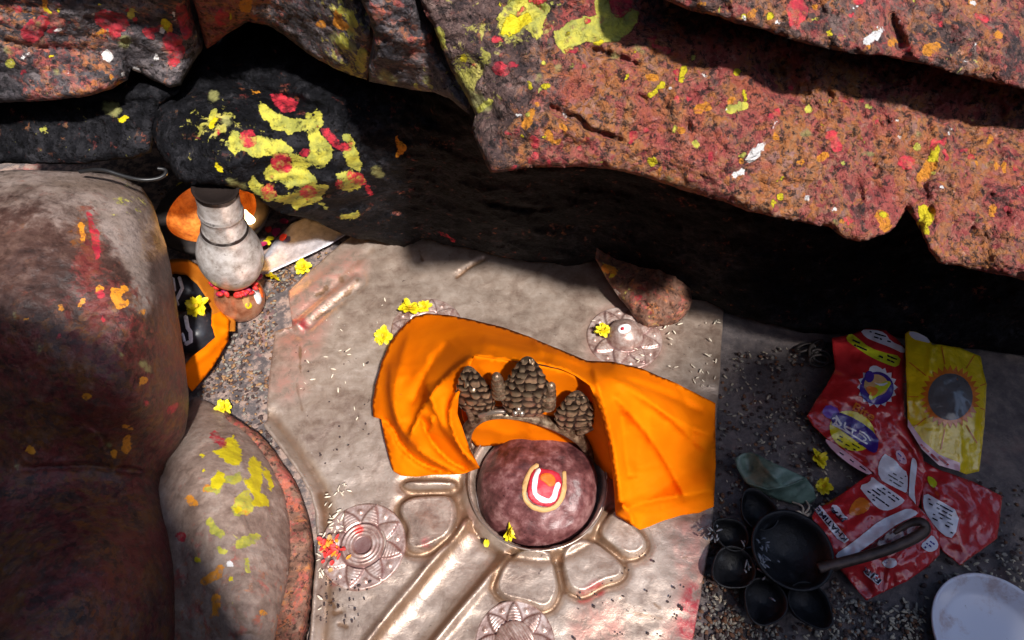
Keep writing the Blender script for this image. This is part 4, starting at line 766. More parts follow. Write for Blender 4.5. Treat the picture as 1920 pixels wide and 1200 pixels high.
FL = [  # u, v, z, size, tilt x, tilt y, label
    (720, 629, PL+.004, 1.15, .5, -.3, 'yellow flower lying just left of the top of the orange cloth'), (768, 582, PL+.008, 1.35, .2, .3, 'largest yellow flower, above the top left corner of the orange cloth'), (797, 576, PL+.006, .9, -.3, .5, 'small yellow flower touching the largest one above the orange cloth'), (1130, 621, PL+.014, .92, .1, .0, 'yellow flower lying on the medallion with the plain round boss'),
    (568, 501, .012, 1.05, .3, -.2, 'yellow flower at the edge of the silver tray and plate corner'), (509, 523, .012, 1.0, .8, .3, 'yellow flower beside the copper pot on bare earth'), (372, 575, .066, 1.3, -.2, .4, 'yellow flower resting on the black stones with white marks'), (420, 765, .012, .95, .2, .2, 'yellow and orange flower on the earth left of the plate edge'),
    (950, 996, PL+.03, .95, 1.1, .4, 'upright yellow blossom caught at the lower rim of the domed stone'), (1530, 861, .012, 1.1, .2, -.4, 'yellow flower on dark earth between the folded leaf and red packet'), (1546, 912, .012, .85, .6, .4, 'half withered yellow flower at the tip of the folded leaf'), (303, 406, .01, 1.0, .2, .2, 'yellow flower on the ground behind the pillar beside the dark bowl')]
prs = []
for i, (u, v, z, sc, tx, ty, lab) in enumerate(FL):
    loc = P(u, v, z); rot = (tx, ty, i*1.7)
    if i == 8: q_, _ok = on_bvh(LB, [(u, v)], .004); loc = Vector(q_[0])
    if i < 4: prs.append(flower_proto(90+i, lab, loc, rot, sc))
    else:
        p0 = prs[i % 4]; t = p0.copy(); S.collection.objects.link(t); t['label'] = lab; t.location = loc; t.rotation_euler = rot; t.scale = (sc,)*3
        for ch in p0.children:
            c2 = ch.copy(); S.collection.objects.link(c2); c2.parent = t
#@@LAMP
m = Mat('whitewashed_metal'); n = m.noise(60, 7, .7); c = m.ramp(n, [(.32, (.26, .21, .18)), (.46, (.50, .45, .42)), (.62, (.70, .66, .64))])
c = m.mix(m.step(m.math('ADD', m.attr('soot'), m.math('MULTIPLY', m.math('SUBTRACT', n, .5), .6)), .4, .6), c, (.030, .022, .020)); c = m.mix(m.math('MULTIPLY', m.attr('tan'), .7), c, (.46, .36, .17))
c = m.mix(m.step(m.noise(150, 4, .6), .34, .28), c, (.10, .06, .05)); M['vase'] = m.out(c, .28, .3, m.bump(n, .3, .002))
m = Mat('polished_copper'); n = m.noise(40, 6, .65); M['copper'] = m.out(m.ramp(n, [(.35, (.40, .15, .075)), (.5, (.60, .27, .15)), (.68, (.72, .42, .27))]), m.math('ADD', .2, m.math('MULTIPLY', n, .25)), .6, m.bump(n, .15, .002))
B = P(454, 578, .0); T = P(404, 352, .318); ax = (T-B); HL = ax.length
def at_px(vv, r): # height along the axis seen at pixel row vv
    lo, hi = 0.0, 1.0
    for _ in range(30):
        mid = (lo+hi)/2; p = B+ax*mid-Vector(CAM)
        row = 600+FPX*(-(p.z*cP+p.y*sP))/(p.y*cP-p.z*sP)
        if row > vv: lo = mid
        else: hi = mid
    p = B+ax*lo-Vector(CAM); dep = p.y*cP-p.z*sP; return (lo*HL, r*dep/FPX)
pot = thing('copper_pot', B, 'small copper pot with white and orange stripes, standing on the earth under the white vase', 'pot')
pp = [at_px(v, r) for v, r in ((577, 30), (572, 38), (566, 43), (558, 45), (548, 43), (540, 38), (533, 34), (529, 34), (526, 37), (524, 38))]; pp = [(0.0, .016), (.001, .024)]+pp[1:]
v, f = lathe(B, ax, pp, 48, cap1=False); mk('bowl', v, f, M['copper'], pot); PB = BVHTree.FromPolygons([Vector(x) for x in v], f)
for poly, mm in (([(470, 533), (478, 530), (492, 560), (488, 572), (480, 568)], M['white']), ([(481, 530), (487, 532), (497, 552), (494, 560), (490, 556)], M['orangep']), ([(452, 545), (462, 542), (470, 570), (462, 580), (456, 572)], M['cream']), ([(458, 570), (470, 566), (474, 576), (464, 581)], M['petal'])):
    daub('painted_stripe', chaikin(poly, 1, True), PB, mm, pot, .0008, 3)
vase = thing('white_vase', B+ax*.22, 'white metal vase with ringed neck and sooty mouth, set upside down on the copper pot', 'vase')
pr_px = [(522, 26), (516, 36), (509, 44), (502, 50), (494, 54.5), (486, 57.5), (478, 59), (470, 58.5), (462, 56.5), (454, 53), (446, 48.5), (439, 44.5), (433, 42), (431, 43), (429, 42.5), (427, 40), (420, 38.5), (412, 38), (404, 38), (399, 38.5), (397, 40.5), (395, 40.5), (393, 38.5), (385, 38), (376, 38), (366, 38.5), (356, 39.5), (350, 41.5), (346, 42.5), (344, 41.5), (346, 36), (356, 34)]
pr = [at_px(v, r) for v, r in pr_px]
v, f = lathe(B, ax, pr, 56); hgt = np.repeat(np.arange(len(pr)), 56)
rows = np.array([float(q[0]) for q in pr_px])[hgt]; rows[hgt >= len(pr_px)-2] = 340
mk('vase_body', v, f, M['vase'], vase, {'soot': smooth(368-rows, 0, 12)+.75*np.exp(-((rows-428)/2.2)**2)+.6*np.exp(-((rows-394)/2.2)**2), 'tan': smooth(rows, 488, 500)*1.0})
gar = thing('petal_ring', B+ax*.2, 'ring of crushed red and purple petals between white vase and copper pot', 'petals'); mb = MB(); rr = random.Random(3)
x_, y_, a_ = frame(ax); q0, r0 = at_px(524, 38)
for k in range(34):
    a = rr.uniform(0, 6.28); d = (x_*math.cos(a)+y_*math.sin(a)); c = B+a_*(q0+rr.uniform(-.004, .006))+d*(r0*rr.uniform(.9, 1.12))
    mb.add(*ball(c, .0068, 7, 5, (1.1, .7, .55), Matrix.Rotation(rr.uniform(0, 6), 3, 'X')@Matrix.Rotation(rr.uniform(0, 6), 3, 'Z')), rr.choice((0, 0, 0, 1)))
mb.obj('petals', None, gar, mats=[M['rpetal'], M['ppetal']])
def loose(name, spots, label, group, cat='petal', size=.009):
    for i, (u, v, z, mm, s) in enumerate(spots):
        r = random.Random(i+5); mb = MB(); petal(mb, (0, 0, 0), r.uniform(0, 6), size*s*1.6, size*s*.6, .004, .003, r); c = P(u, v, z)
        q = np.array(mb.v)+np.array(c); o = mk(name, q, mb.f, mm); tag(o, label(i), cat, group)
loose('flower_petal', [(484, 503, .07, M['vpetal'], 1.5), (520, 428, .02, M['ppetal'], 1.6), (505, 436, .02, M['rpetal'], 1.2), (528, 452, .02, M['rpetal'], 1.3), (507, 458, .02, M['petal'], 1.2), (514, 447, .02, M['petal'], 1.1), (348, 352, .01, M['petal'], 1.6), (540, 418, .02, M['ppetal'], 1.3), (912, 1026, PL+.004, M['petal'], .8), (488, 462, .03, M['ppetal'], 1.1)],
    lambda i: ['violet petal at the rim of the copper pot', 'magenta petal nearest the flame on the silver tray', 'small red petal beside the flame', 'orange red petal lying on the silver tray', 'lower yellow petal on the silver tray', 'upper yellow petal on the silver tray', 'yellow petal on the ground behind the white vase', 'dark magenta petal under the black slab edge', 'single yellow-green petal in the spout of the plate', 'magenta petal against the white vase'][i], 'loose petals')
# lamp bowl with its flame
m = Mat('terracotta_glaze'); n = m.noise(50, 6, .7); c = m.ramp(n, [(.35, (.30, .07, .012)), (.55, (.62, .20, .03)), (.7, (.75, .33, .08))]); M['terra'] = m.out(c, .5, 0, m.bump(n, .5, .004))
M['soot'] = plain('sooty_clay', (.022, .017, .016), .6, .5, 80, .4)
bc = P(418, 432, .0); bowl = thing('lamp_bowl', bc, 'wide sooty clay lamp bowl with glowing orange inside, behind the white vase', 'lamp bowl')
v, f = lathe(bc, (0, 0, 1), [(.0, .05), (.012, .075), (.035, .100), (.055, .112), (.060, .112), (.060, .086)], 56, cap1=False, wob=.012); mk('outer_wall', v, f, M['soot'], bowl)
v, f = lathe(bc, (0, 0, 1), [(.060, .086), (.045, .082), (.028, .070), (.018, .05), (.015, .01)], 56, cap0=False, wob=.012); mk('lining', v, f, M['terra'], bowl)
m = Mat('flame'); m.out((1, .7, .3), 1); m.put(m.b.inputs['Emission Color'], (1, .72, .34)); m.b.inputs['Emission Strength'].default_value = 9; M['flame'] = m.m
fp = P(474, 424, .045); v, f = lathe(fp, (0, 0, 1), [(0, .003), (.004, .008), (.011, .0105), (.020, .0088), (.034, .004), (.046, .0006)], 16); mk('flame', v, f, M['flame'], bowl)
v, f = tube([fp+Vector((-.02, .0, -.02)), fp+Vector((-.006, 0, -.012)), fp+Vector((0, 0, .004))], .0025, 8); mk('wick', v, f, M['soot'], bowl)
ld = bpy.data.lights.new('flame_light', 'POINT'); ld.energy = .3; ld.color = (1, .50, .14); ld.shadow_soft_size = .012
lo = bpy.data.objects.new('flame_light', ld); S.collection.objects.link(lo); lo.location = fp+Vector((0, 0, .045))
# silver tray corner
m = Mat('dull_silver'); n = m.noise(60, 6, .7); M['silver'] = m.out(m.ramp(n, [(.35, (.34, .32, .35)), (.6, (.56, .54, .58))]), .45, .25, m.bump(n, .3, .002))
uv, f, rim = tri([(486, 514), (494, 480), (520, 445), (545, 420), (575, 408), (615, 420), (652, 436), (615, 460), (560, 486), (505, 512)], 6, .8, 71)
v = Surf(lambda q: .016+0*q[:, 0], lambda q, p: fbm(p, 25, 3, 4)*.003+.006*np.exp(-(seg_dist(q, [(486, 514), (560, 486), (652, 436)])[0]/7)**2)).pos(uv); o = mk('silver_tray', v, f, M['silver'], flip=(0, 0, 1), solid=.002); tag(o, 'dull silver tray corner sprinkled with petals beside the flame', 'tray')
# black stones with white marks
m = Mat('polished_black_stone'); n = m.noise(40, 4, .6); M['black'] = m.out(m.ramp(n, [(.3, (.012, .012, .015)), (.7, (.035, .035, .042))]), .28, 0)
def idol(u, v, z, r, sc, label, marks):
    c = P(u, v, z); t = thing('black_stone', (c.x, c.y, 0), label, 'sacred stone', 'black stones wrapped in ochre cloth'); vv, ff = ball(c, r, 36, 24, sc); mk('stone', vv, ff, M['black'], t); b = BVHTree.FromPolygons([Vector(x) for x in vv], ff)
    for ln, w in marks: daub('white_mark', ribbon(dens(ln, 5, False), w), b, M['white'], t, .001, 3, .4)
idol(345, 545, .03, .040, (1.15, 1, .9), 'upper rounded black stone with white painted lines beside the pillar', [([(324, 522), (327, 545)], 7), ([(336, 520), (342, 540), (332, 560)], 7), ([(330, 560), (334, 572)], 5)])
idol(366, 622, .03, .042, (1.0, 1, .85), 'lower rounded black stone with white painted hook beside the pillar', [([(348, 593), (352, 615), (357, 622), (358, 640), (348, 645)], 8), ([(342, 625), (346, 640)], 5)])
w = thing('ochre_cloth', P(400, 580, 0), 'ochre wrapping cloth with loose orange tail around the black stones', 'cloth')
o1 = [(300, 490), (330, 485), (352, 486), (374, 498), (396, 524), (416, 548), (430, 576), (442, 602), (441, 621), (424, 620), (404, 612), (396, 598), (398, 580), (386, 556), (370, 532), (350, 515), (326, 512), (300, 520)]
uv, f, rim = tri(o1, 4.5, 1, 73); s1 = Surf([(300, 500, .05), (350, 488, .05), (400, 530, .03), (440, 605, .03), (405, 610, .06), (390, 560, .055), (350, 514, .075)], lambda q, p: fbm(p, 30, 3, 5)*.006); mk('wrap', s1.pos(uv), f, M['cloth2'], w, flip=TOWARD, solid=.001)
o2 = [(398, 590), (414, 584), (430, 600), (428, 640), (412, 668), (398, 690), (380, 712), (360, 734), (350, 720), (342, 690), (360, 668), (384, 650), (404, 632), (396, 610)]
uv, f, rim = tri(o2, 4.5, 1, 75); s2 = Surf([(400, 592, .075), (430, 605, .05), (425, 640, .035), (380, 712, .03), (345, 690, .07), (355, 730, .03), (400, 640, .06), (385, 680, .055)], lambda q, p: fbm(p, 30, 3, 6)*.004+.006*np.exp(-(seg_dist(q, [(345, 695), (390, 660), (428, 620)])[0]/7)**2)+.005*np.exp(-(seg_dist(q, [(400, 610), (426, 618)])[0]/6)**2)); mk('tail', s2.pos(uv), f, M['cloth'], w, flip=TOWARD, solid=.001)
M['cable'] = plain('black_cable', (.012, .012, .013), .4)
pts = chaikin(np.array([tuple(P(u, v, z)) for u, v, z in ((150, 322, .36), (190, 316, .37), (230, 330, .36), (265, 338, .355), (295, 336, .35), (310, 328, .35), (312, 318, .352), (296, 316, .355))]), 3); v, f = tube(pts, .0028, 8); o = mk('black_cable', v, f, M['cable']); tag(o, 'thin black cable looped on top of the pillar stone', 'cable')
#@@RIGHT
def plastic(name, col, rough=.22, var=.15):
    m = Mat(name); n = m.noise(30, 5, .6); c = m.mix(m.step(n, .3, .7), tuple(x*(1-var) for x in col), tuple(min(1, x*(1+var)) for x in col)); k = m.noise(55, 4, .6, 1.2)
    return m.out(c, rough, 0, m.bump(k, .3, .006), Coat_Weight=.7, Coat_Roughness=.06)
M['pred'] = plastic('red_foil', (.42, .022, .026)); M['pyel'] = plastic('yellow_foil', (.70, .50, .01)); M['pwhite'] = plastic('white_print', (.62, .60, .66)); M['pvio'] = plastic('violet_print', (.045, .02, .20)); M['pyp'] = plastic('lemon_print', (.68, .60, .02)); M['pgrn'] = plastic('lime_print', (.46, .50, .02)); M['porg'] = plastic('orange_print', (.60, .16, .02)); M['pblk'] = plastic('black_print', (.015, .013, .03)); M['ppnk'] = plastic('pink_print', (.60, .34, .40)); M['pgry'] = plastic('grey_print', (.10, .095, .10)); M['plil'] = plastic('lilac_print', (.16, .07, .42)); M['pdk'] = plastic('dark_red_foil', (.10, .008, .010))
def crinkle(seed, amp=.0045, lines=()):
    def d(q, p):
        r = fbm(p, 13, 2, seed, .5, 'ridge')*amp*1.5+np.maximum(fbm(p, 34, 2, seed+2, .5, 'ridge'), -.2)*amp*.8+np.maximum(fbm(p, 80, 2, seed+4, .5, 'ridge'), 0)*amp*.35
        for ln, h, w in lines: r = r+h*np.exp(-(seg_dist(q, ln)[0]/w)**2)
        return r
    return d
def packet(name, outline, ctrl, mat, label, seed, lines=(), amp=.0045, group=None):
    c = P(*np.mean(outline, 0), 0); t = thing(name, c, label, 'packet', group); sf = Surf(ctrl, crinkle(seed, amp, lines)); uv, f, rim = tri(outline, 4.5, .8, seed)
    mk('foil', sf.pos(uv), f, mat, t, flip=TOWARD, solid=.0012); return t, sf
def glyphs(txt, a, b, hpx, sf, mat, par, name, off=.0022, shear=0.0, thick=0.0):
    """lettering from Blender's built-in font, laid from pixel a to pixel b, tops to the left of that direction"""
    cu = bpy.data.curves.new('t', 'FONT'); cu.body = txt; cu.size = 1; cu.offset = thick; to = bpy.data.objects.new('t', cu); S.collection.objects.link(to)
    dg = bpy.context.evaluated_depsgraph_get(); me = bpy.data.meshes.new_from_object(to.evaluated_get(dg)); bpy.data.objects.remove(to)
    bm = bmesh.new(); bm.from_mesh(me); bmesh.ops.triangulate(bm, faces=bm.faces); bmesh.ops.subdivide_edges(bm, edges=bm.edges, cuts=1); 
    v = np.array([(x.co.x, x.co.y) for x in bm.verts]); f = [tuple(q.index for q in x.verts) for x in bm.faces]; bm.free()
    lo, hi = v.min(0), v.max(0); v = (v-lo)/(hi-lo); a = np.array(a, float); b = np.array(b, float); d = b-a; n = np.array([d[1], -d[0]])/np.linalg.norm(d)
    uv = a+v[:, :1]*d+v[:, 1:]*hpx*n
    mk(name, sf.pos(uv, off), f, mat, par, flip=TOWARD)
def prt(name, poly, sf, mat, par, off=.0010, sm=1, step=5): return daub(name, chaikin(poly, sm, True) if sm else np.array(poly, float), sf, mat, par, off, step, .4, edge=False)
def scribble(poly, n, sf, mat, par, name, ang, seed, L=(4, 10), w=2.6, off=.0022):
    """rows of illegibly small print"""
    r = random.Random(seed); mb = MB(); pl = np.array(poly, float); lo, hi = pl.min(0), pl.max(0); d = np.array([math.cos(ang), math.sin(ang)]); nn = np.array([-d[1], d[0]]); c = 0; k = 0
    while c < n and k < n*30:
        k += 1; p = np.array([r.uniform(lo[0], hi[0]), r.uniform(lo[1], hi[1])]); row = round((p@nn)/7)*7; p = d*(p@d)+nn*row; l = r.uniform(*L)
        if not inside(np.array([p-d*l*.7, p+d*l*.7]), pl).all(): continue
        q = np.array([p-d*l/2-nn*w/2, p+d*l/2-nn*w/2, p+d*l/2+nn*w/2*r.uniform(.4, 1.4), p-d*l/2+nn*w/2]); mb.add(sf.pos(q, off), [(0, 1, 2, 3)]); c += 1
    mb.obj(name, mat, par, flip=TOWARD)
# red packet lying uppermost
A_out = [(1560, 634), (1590, 629), (1624, 616), (1660, 619), (1680, 634), (1697, 650), (1699, 700), (1698, 780), (1712, 810), (1730, 850), (1738, 884), (1720, 960), (1700, 965), (1660, 930), (1636, 886), (1606, 868), (1560, 832), (1524, 798), (1513, 780), (1532, 748), (1550, 722), (1566, 692), (1562, 660)]
A, sA = packet('snack_packet', A_out, [(1560, 634, .05), (1690, 640, .06), (1513, 785, .02), (1600, 740, .055), (1690, 780, .05), (1640, 886, .03), (1730, 870, .035), (1700, 960, .035)], M['pred'], 'crumpled red packet with violet banner and round violet emblem, uppermost by the black gap', 81,
    [([(1566, 692), (1600, 708), (1622, 722)], .006, 5), ([(1545, 745), (1600, 760), (1640, 800)], .004, 8), ([(1672, 790), (1700, 820), (1735, 880)], .006, 7), ([(1560, 830), (1620, 866)], -.004, 6), ([(1630, 760), (1680, 740)], -.005, 12), ([(1580, 640), (1600, 700)], -.004, 10), ([(1690, 650), (1690, 780)], .005, 6)])
prt('printed_band', [(1584, 636), (1594, 624), (1606, 632), (1630, 652), (1660, 662), (1690, 668), (1684, 690), (1660, 682), (1630, 668), (1606, 652)], sA, M['pgrn'], A)
scribble([(1596, 632), (1632, 656), (1684, 672), (1680, 686), (1630, 664), (1600, 648)], 26, sA, M['pblk'], A, 'small_print', .42, 4, (3, 7), 3)
prt('printed_band', [(1612, 618), (1640, 618), (1660, 624), (1670, 640), (1697, 652), (1696, 664), (1668, 650), (1640, 640), (1622, 632)], sA, M['pwhite'], A); scribble([(1620, 620), (1656, 624), (1690, 655), (1640, 636)], 10, sA, M['pblk'], A, 'small_print', .3, 5)
star = []
for k in range(32):
    a = 2*math.pi*k/32; r = 39 if k % 2 == 0 else 32; star.append((1645+r*math.cos(a)*.98, 726+r*math.sin(a)))
prt('emblem', star, sA, M['pwhite'], A, .0010, 0); prt('emblem', [(1628, 690), (1640, 684), (1655, 692), (1672, 712), (1672, 722), (1640, 722)], sA, M['pwhite'], A, .0012)
circ = lambda cx, cy, rx, ry, n=28, rot=0: [(cx+rx*math.cos(2*math.pi*k/n)*math.cos(rot)-ry*math.sin(2*math.pi*k/n)*math.sin(rot), cy+rx*math.cos(2*math.pi*k/n)*math.sin(rot)+ry*math.sin(2*math.pi*k/n)*math.cos(rot)) for k in range(n)]
prt('emblem', circ(1644, 728, 32, 31), sA, M['pvio'], A, .0018, 0); prt('emblem', circ(1643, 722, 23, 20, rot=.2), sA, M['cream'], A, .0025, 0); prt('emblem', circ(1630, 706, 9, 11), sA, M['pvio'], A, .0032, 0)
prt('emblem', [(1640, 722), (1668, 712), (1672, 722), (1650, 740), (1632, 752), (1628, 742)], sA, M['pgrn'], A, .0030); prt('emblem', [(1622, 722), (1650, 728), (1640, 744), (1628, 740)], sA, M['porg'], A, .0034); prt('emblem', [(1636, 716), (1650, 720), (1668, 716), (1654, 726)], sA, M['pwhite'], A, .0040)
prt('emblem', circ(1598, 808, 44, 36, rot=.5), sA, M['pyp'], A, .0012, 0); 
prt('banner', [(1540, 772), (1552, 757), (1576, 768), (1568, 788), (1550, 784)], sA, M['plil'], A, .0016); prt('banner', [(1555, 790), (1566, 770), (1608, 786), (1648, 818), (1646, 846), (1636, 850), (1612, 832), (1580, 808)], sA, M['pvio'], A, .0022, 1)
for k, (ln, w) in enumerate([([(1560, 795), (1578, 804), (1612, 824)], 3.0), ([(1561, 785), (1566, 783), (1570, 788), (1562, 797)], 3.2), ([(1568, 780), (1573, 790), (1578, 796), (1572, 800), (1567, 793)], 3.6), ([(1585, 792), (1583, 800), (1586, 806), (1594, 812)], 3.2), ([(1586, 800), (1596, 804), (1605, 808)], 3.4), ([(1600, 805), (1597, 814)], 3.0), ([(1612, 808), (1624, 814), (1632, 826)], 2.8), ([(1611, 812), (1620, 818), (1625, 825), (1618, 826)], 2.8), ([(1613, 825), (1626, 832)], 3.0)]):
    daub('lettering', ribbon(dens(chaikin(ln, 1), 3, False), w), sA, M['pwhite'], A, .0032, 3, .2, edge=False)
glyphs('Bite', (1597, 768), (1636, 790), 16, sA, M['porg'], A, 'lettering', .0024, thick=.02)
scribble(circ(1592, 822, 34, 22, rot=.5), 20, sA, M['pblk'], A, 'small_print', .55, 6, (3, 7), 2.2, .002)
prt('printed_band', [(1544, 822), (1560, 828), (1600, 858), (1636, 886), (1632, 892), (1600, 876), (1562, 846)], sA, M['ppnk'], A, .0012); scribble([(1548, 826), (1604, 862), (1630, 886), (1600, 872)], 9, sA, M['pblk'], A, 'small_print', .6, 7, (3, 6), 2)
prt('text_panel', [(1646, 872), (1658, 850), (1664, 854), (1678, 862), (1690, 878), (1702, 886), (1702, 920), (1694, 926), (1668, 912), (1648, 896)], sA, M['pwhite'], A, .0014); scribble([(1660, 880), (1700, 892), (1698, 922), (1670, 908)], 24, sA, M['pgry'], A, 'small_print', .55, 8, (3, 6), 2.4)
prt('text_panel', [(1678, 846), (1690, 844), (1700, 860), (1700, 872), (1684, 866)], sA, M['ppnk'], A, .0014); scribble([(1680, 848), (1692, 848), (1698, 868), (1686, 864)], 6, sA, M['pvio'], A, 'small_print', .8, 9, (3, 5), 2)
prt('white_seam', [(1711, 856), (1720, 866), (1718, 890), (1714, 920), (1719, 955), (1703, 952), (1705, 900), (1708, 870)], sA, M['pwhite'], A, .003)
# second red packet, lower
B_out = [(1522, 968), (1530, 955), (1580, 925), (1620, 896), (1634, 888), (1660, 905), (1700, 925), (1718, 946), (1738, 966), (1762, 1000), (1762, 1040), (1740, 1062), (1700, 1090), (1660, 1108), (1624, 1126), (1606, 1104), (1584, 1078), (1552, 1040), (1532, 1012)]
Bp, sB = packet('snack_packet', B_out, [(1522, 968, .02), (1634, 888, .035), (1720, 950, .045), (1762, 1010, .03), (1624, 1126, .015), (1590, 1000, .04), (1680, 1060, .035), (1560, 1050, .02)], M['pred'], 'red packet lettered with dark capitals on a white strip, under the black lamp handle', 84,
    [([(1532, 1010), (1600, 955), (1660, 925)], .004, 8), ([(1580, 1052), (1650, 1005), (1720, 960)], .006, 9), ([(1660, 1108), (1670, 1060), (1690, 1040)], .006, 6), ([(1600, 930), (1640, 955)], -.004, 10), ([(1690, 1060), (1740, 1030)], .005, 7)], .0055)
prt('printed_band', [(1527, 956), (1537, 947), (1592, 1012), (1584, 1019), (1570, 1010)], sB, M['pwhite'], Bp, .0014, 0); glyphs('KHATIME', (1590, 1010), (1534, 950), 9.5, sB, M['pblk'], Bp, 'lettering', .003, thick=.03)
prt('printed_band', [(1558, 946), (1572, 948), (1582, 966), (1592, 972), (1578, 972), (1562, 960)], sB, M['pwhite'], Bp, .0014); glyphs('JTA', (1590, 974), (1562, 948), 11, sB, M['pblk'], Bp, 'lettering', .003, thick=.04)
prt('text_panel', [(1610, 911), (1632, 904), (1634, 892), (1648, 904), (1690, 932), (1698, 940), (1676, 954), (1660, 958), (1644, 952), (1624, 930)], sB, M['pwhite'], Bp, .0014); scribble([(1620, 912), (1645, 908), (1690, 938), (1668, 952), (1640, 944)], 34, sB, M['pblk'], Bp, 'small_print', .62, 12, (3, 7), 2.6)
prt('white_seam', [(1704, 952), (1722, 960), (1716, 968), (1690, 978), (1660, 998), (1630, 1022), (1600, 1042), (1572, 1050), (1565, 1040), (1592, 1022), (1620, 1000), (1650, 976), (1680, 962)], sB, M['pwhite'], Bp, .0028)
prt('open_mouth', [(1716, 970), (1738, 975), (1740, 1000), (1700, 1030), (1640, 1050), (1594, 1062), (1604, 1044), (1640, 1018), (1670, 995), (1694, 978)], sB, M['pdk'], Bp, .0020)
prt('printed_band', [(1600, 940), (1616, 930), (1634, 944), (1626, 960), (1600, 968), (1590, 962)], sB, M['porg'], Bp, .0012)
glyphs('PJR', (1656, 1086), (1622, 1058), 15, sB, M['pwhite'], Bp, 'lettering', .0026, thick=.10); glyphs('PJR', (1655, 1085), (1623, 1059), 13, sB, M['pblk'], Bp, 'lettering', .0036, thick=.02)
prt('text_panel', [(1652, 1052), (1676, 1044), (1684, 1058), (1672, 1066), (1660, 1064)], sB, M['pwhite'], Bp, .0014); glyphs('G', (1660, 1058), (1668, 1052), 7, sB, M['pvio'], Bp, 'lettering')
prt('text_panel', [(1726, 1022), (1740, 1010), (1748, 1002), (1760, 1018), (1758, 1030), (1744, 1036), (1732, 1030)], sB, M['pwhite'], Bp, .0016); scribble([(1730, 1022), (1748, 1008), (1756, 1026), (1742, 1032)], 10, sB, M['pvio'], Bp, 'small_print', .6, 13, (3, 6), 3)
# yellow packet with a sunflower
Y_out = [(1697, 626), (1704, 620), (1718, 622), (1738, 632), (1748, 646), (1762, 646), (1800, 652), (1838, 668), (1850, 720), (1846, 800), (1836, 884), (1812, 890), (1790, 880), (1760, 870), (1730, 838), (1702, 792), (1699, 700)]
Y, sY = packet('snack_packet', Y_out, [(1697, 626, .07), (1760, 646, .075), (1840, 670, .05), (1836, 884, .035), (1760, 868, .045), (1702, 792, .055), (1790, 760, .085)], M['pyel'], 'yellow packet printed with a big sunflower, at the right edge', 87, [([(1700, 716), (1740, 716)], -.002, 3), ([(1748, 646), (1740, 700)], .004, 6), ([(1750, 850), (1756, 800)], -.002, 3)], .003)
prt('printed_band', [(1702, 622), (1716, 622), (1738, 632), (1746, 644), (1730, 640), (1712, 636)], sY, M['pwhite'], Y, .0012)
sun_ = []
for k in range(60):
    a = 2*math.pi*k/60; r = 60 if k % 2 else 49; sun_.append((1782+r*math.cos(a)*.95, 744+r*math.sin(a)))
prt('sunflower_print', sun_, sY, M['porg'], Y, .0012, 0); prt('sunflower_print', circ(1782, 744, 42, 44), sY, M['pgry'], Y, .0020, 0)
for k in range(9):
    a = 2*math.pi*k/9+.35; c, s = math.cos(a), math.sin(a); daub('sunflower_print', ribbon(dens([(1782+60*c, 744+62*s), (1782+100*c, 744+100*s)], 6, False), 2), sY, M['porg'], Y, .0012, 3, .2, edge=False, clip=Y_out)
prt('printed_band', [(1702, 786), (1730, 826), (1760, 852), (1800, 868), (1800, 884), (1760, 872), (1728, 842), (1702, 800)], sY, M['ppnk'], Y, .0016, 0); scribble([(1704, 792), (1730, 830), (1764, 858), (1798, 872), (1798, 880), (1760, 866), (1728, 838)], 20, sY, M['pred'], Y, 'small_print', .75, 14, (4, 8), 4, .003)
# dark red packet at the right edge under the yellow one
Z_out = [(1728, 862), (1760, 880), (1830, 905), (1880, 930), (1870, 1010), (1800, 1060), (1764, 1030), (1740, 985), (1728, 950), (1726, 900)]
Z, sZ = packet('snack_packet', Z_out, [(1728, 862, .03), (1880, 930, .02), (1870, 1010, .015), (1800, 1060, .015), (1740, 985, .025), (1800, 960, .04)], M['pred'], 'dull red packet with a white text panel, tucked under the sunflower packet', 89, [([(1740, 900), (1800, 960)], .004, 8)])
prt('text_panel', [(1733, 922), (1760, 938), (1800, 960), (1790, 1010), (1768, 1004), (1740, 970), (1730, 948)], sZ, M['pwhite'], Z, .0014); scribble([(1736, 928), (1796, 962), (1788, 1004), (1744, 968)], 30, sZ, M['pblk'], Z, 'small_print', .5, 15, (4, 8), 2.6)
prt('emblem', [(1738, 892), (1750, 896), (1758, 906), (1752, 916), (1742, 908)], sZ, M['pgrn'], Z, .0014)
# folded leaf
m = Mat('dull_green_leaf'); n = m.noise(40, 5, .6); M['leafg'] = m.out(m.ramp(n, [(.35, (.045, .085, .065)), (.65, (.15, .225, .185))]), .42, 0, m.bump(n, .3, .003))
lf = thing('folded_leaf', P(1450, 900, 0), 'dull green leaf folded into a cone, lying on the dark earth', 'leaf')
l1 = [(1378, 860), (1392, 850), (1408, 848), (1420, 852), (1450, 868), (1490, 886), (1512, 896), (1526, 916), (1531, 934), (1520, 944), (1490, 946), (1462, 938), (1440, 930), (1412, 918), (1394, 900), (1382, 878)]
uv, f, rim = tri(l1, 4, .6, 91); sl = Surf([(1378, 860, .035), (1420, 852, .045), (1512, 896, .04), (1531, 936, .015), (1462, 938, .01), (1394, 900, .02), (1450, 895, .055)], lambda q, p: fbm(p, 40, 3, 3)*.003+.006*np.exp(-(seg_dist(q, [(1400, 905), (1440, 918), (1480, 910), (1508, 898)])[0]/5)**2)+.004*np.exp(-(seg_dist(q, [(1418, 856), (1436, 880), (1462, 905)])[0]/5)**2)-.010*np.exp(-(seg_dist(q, [(1400, 862), (1406, 878)])[0]/11)**2)+.004*np.exp(-(seg_dist(q, [(1490, 930), (1512, 908)])[0]/4)**2))
mk('blade', sl.pos(uv), f, M['leafg'], lf, flip=TOWARD, solid=.0012)
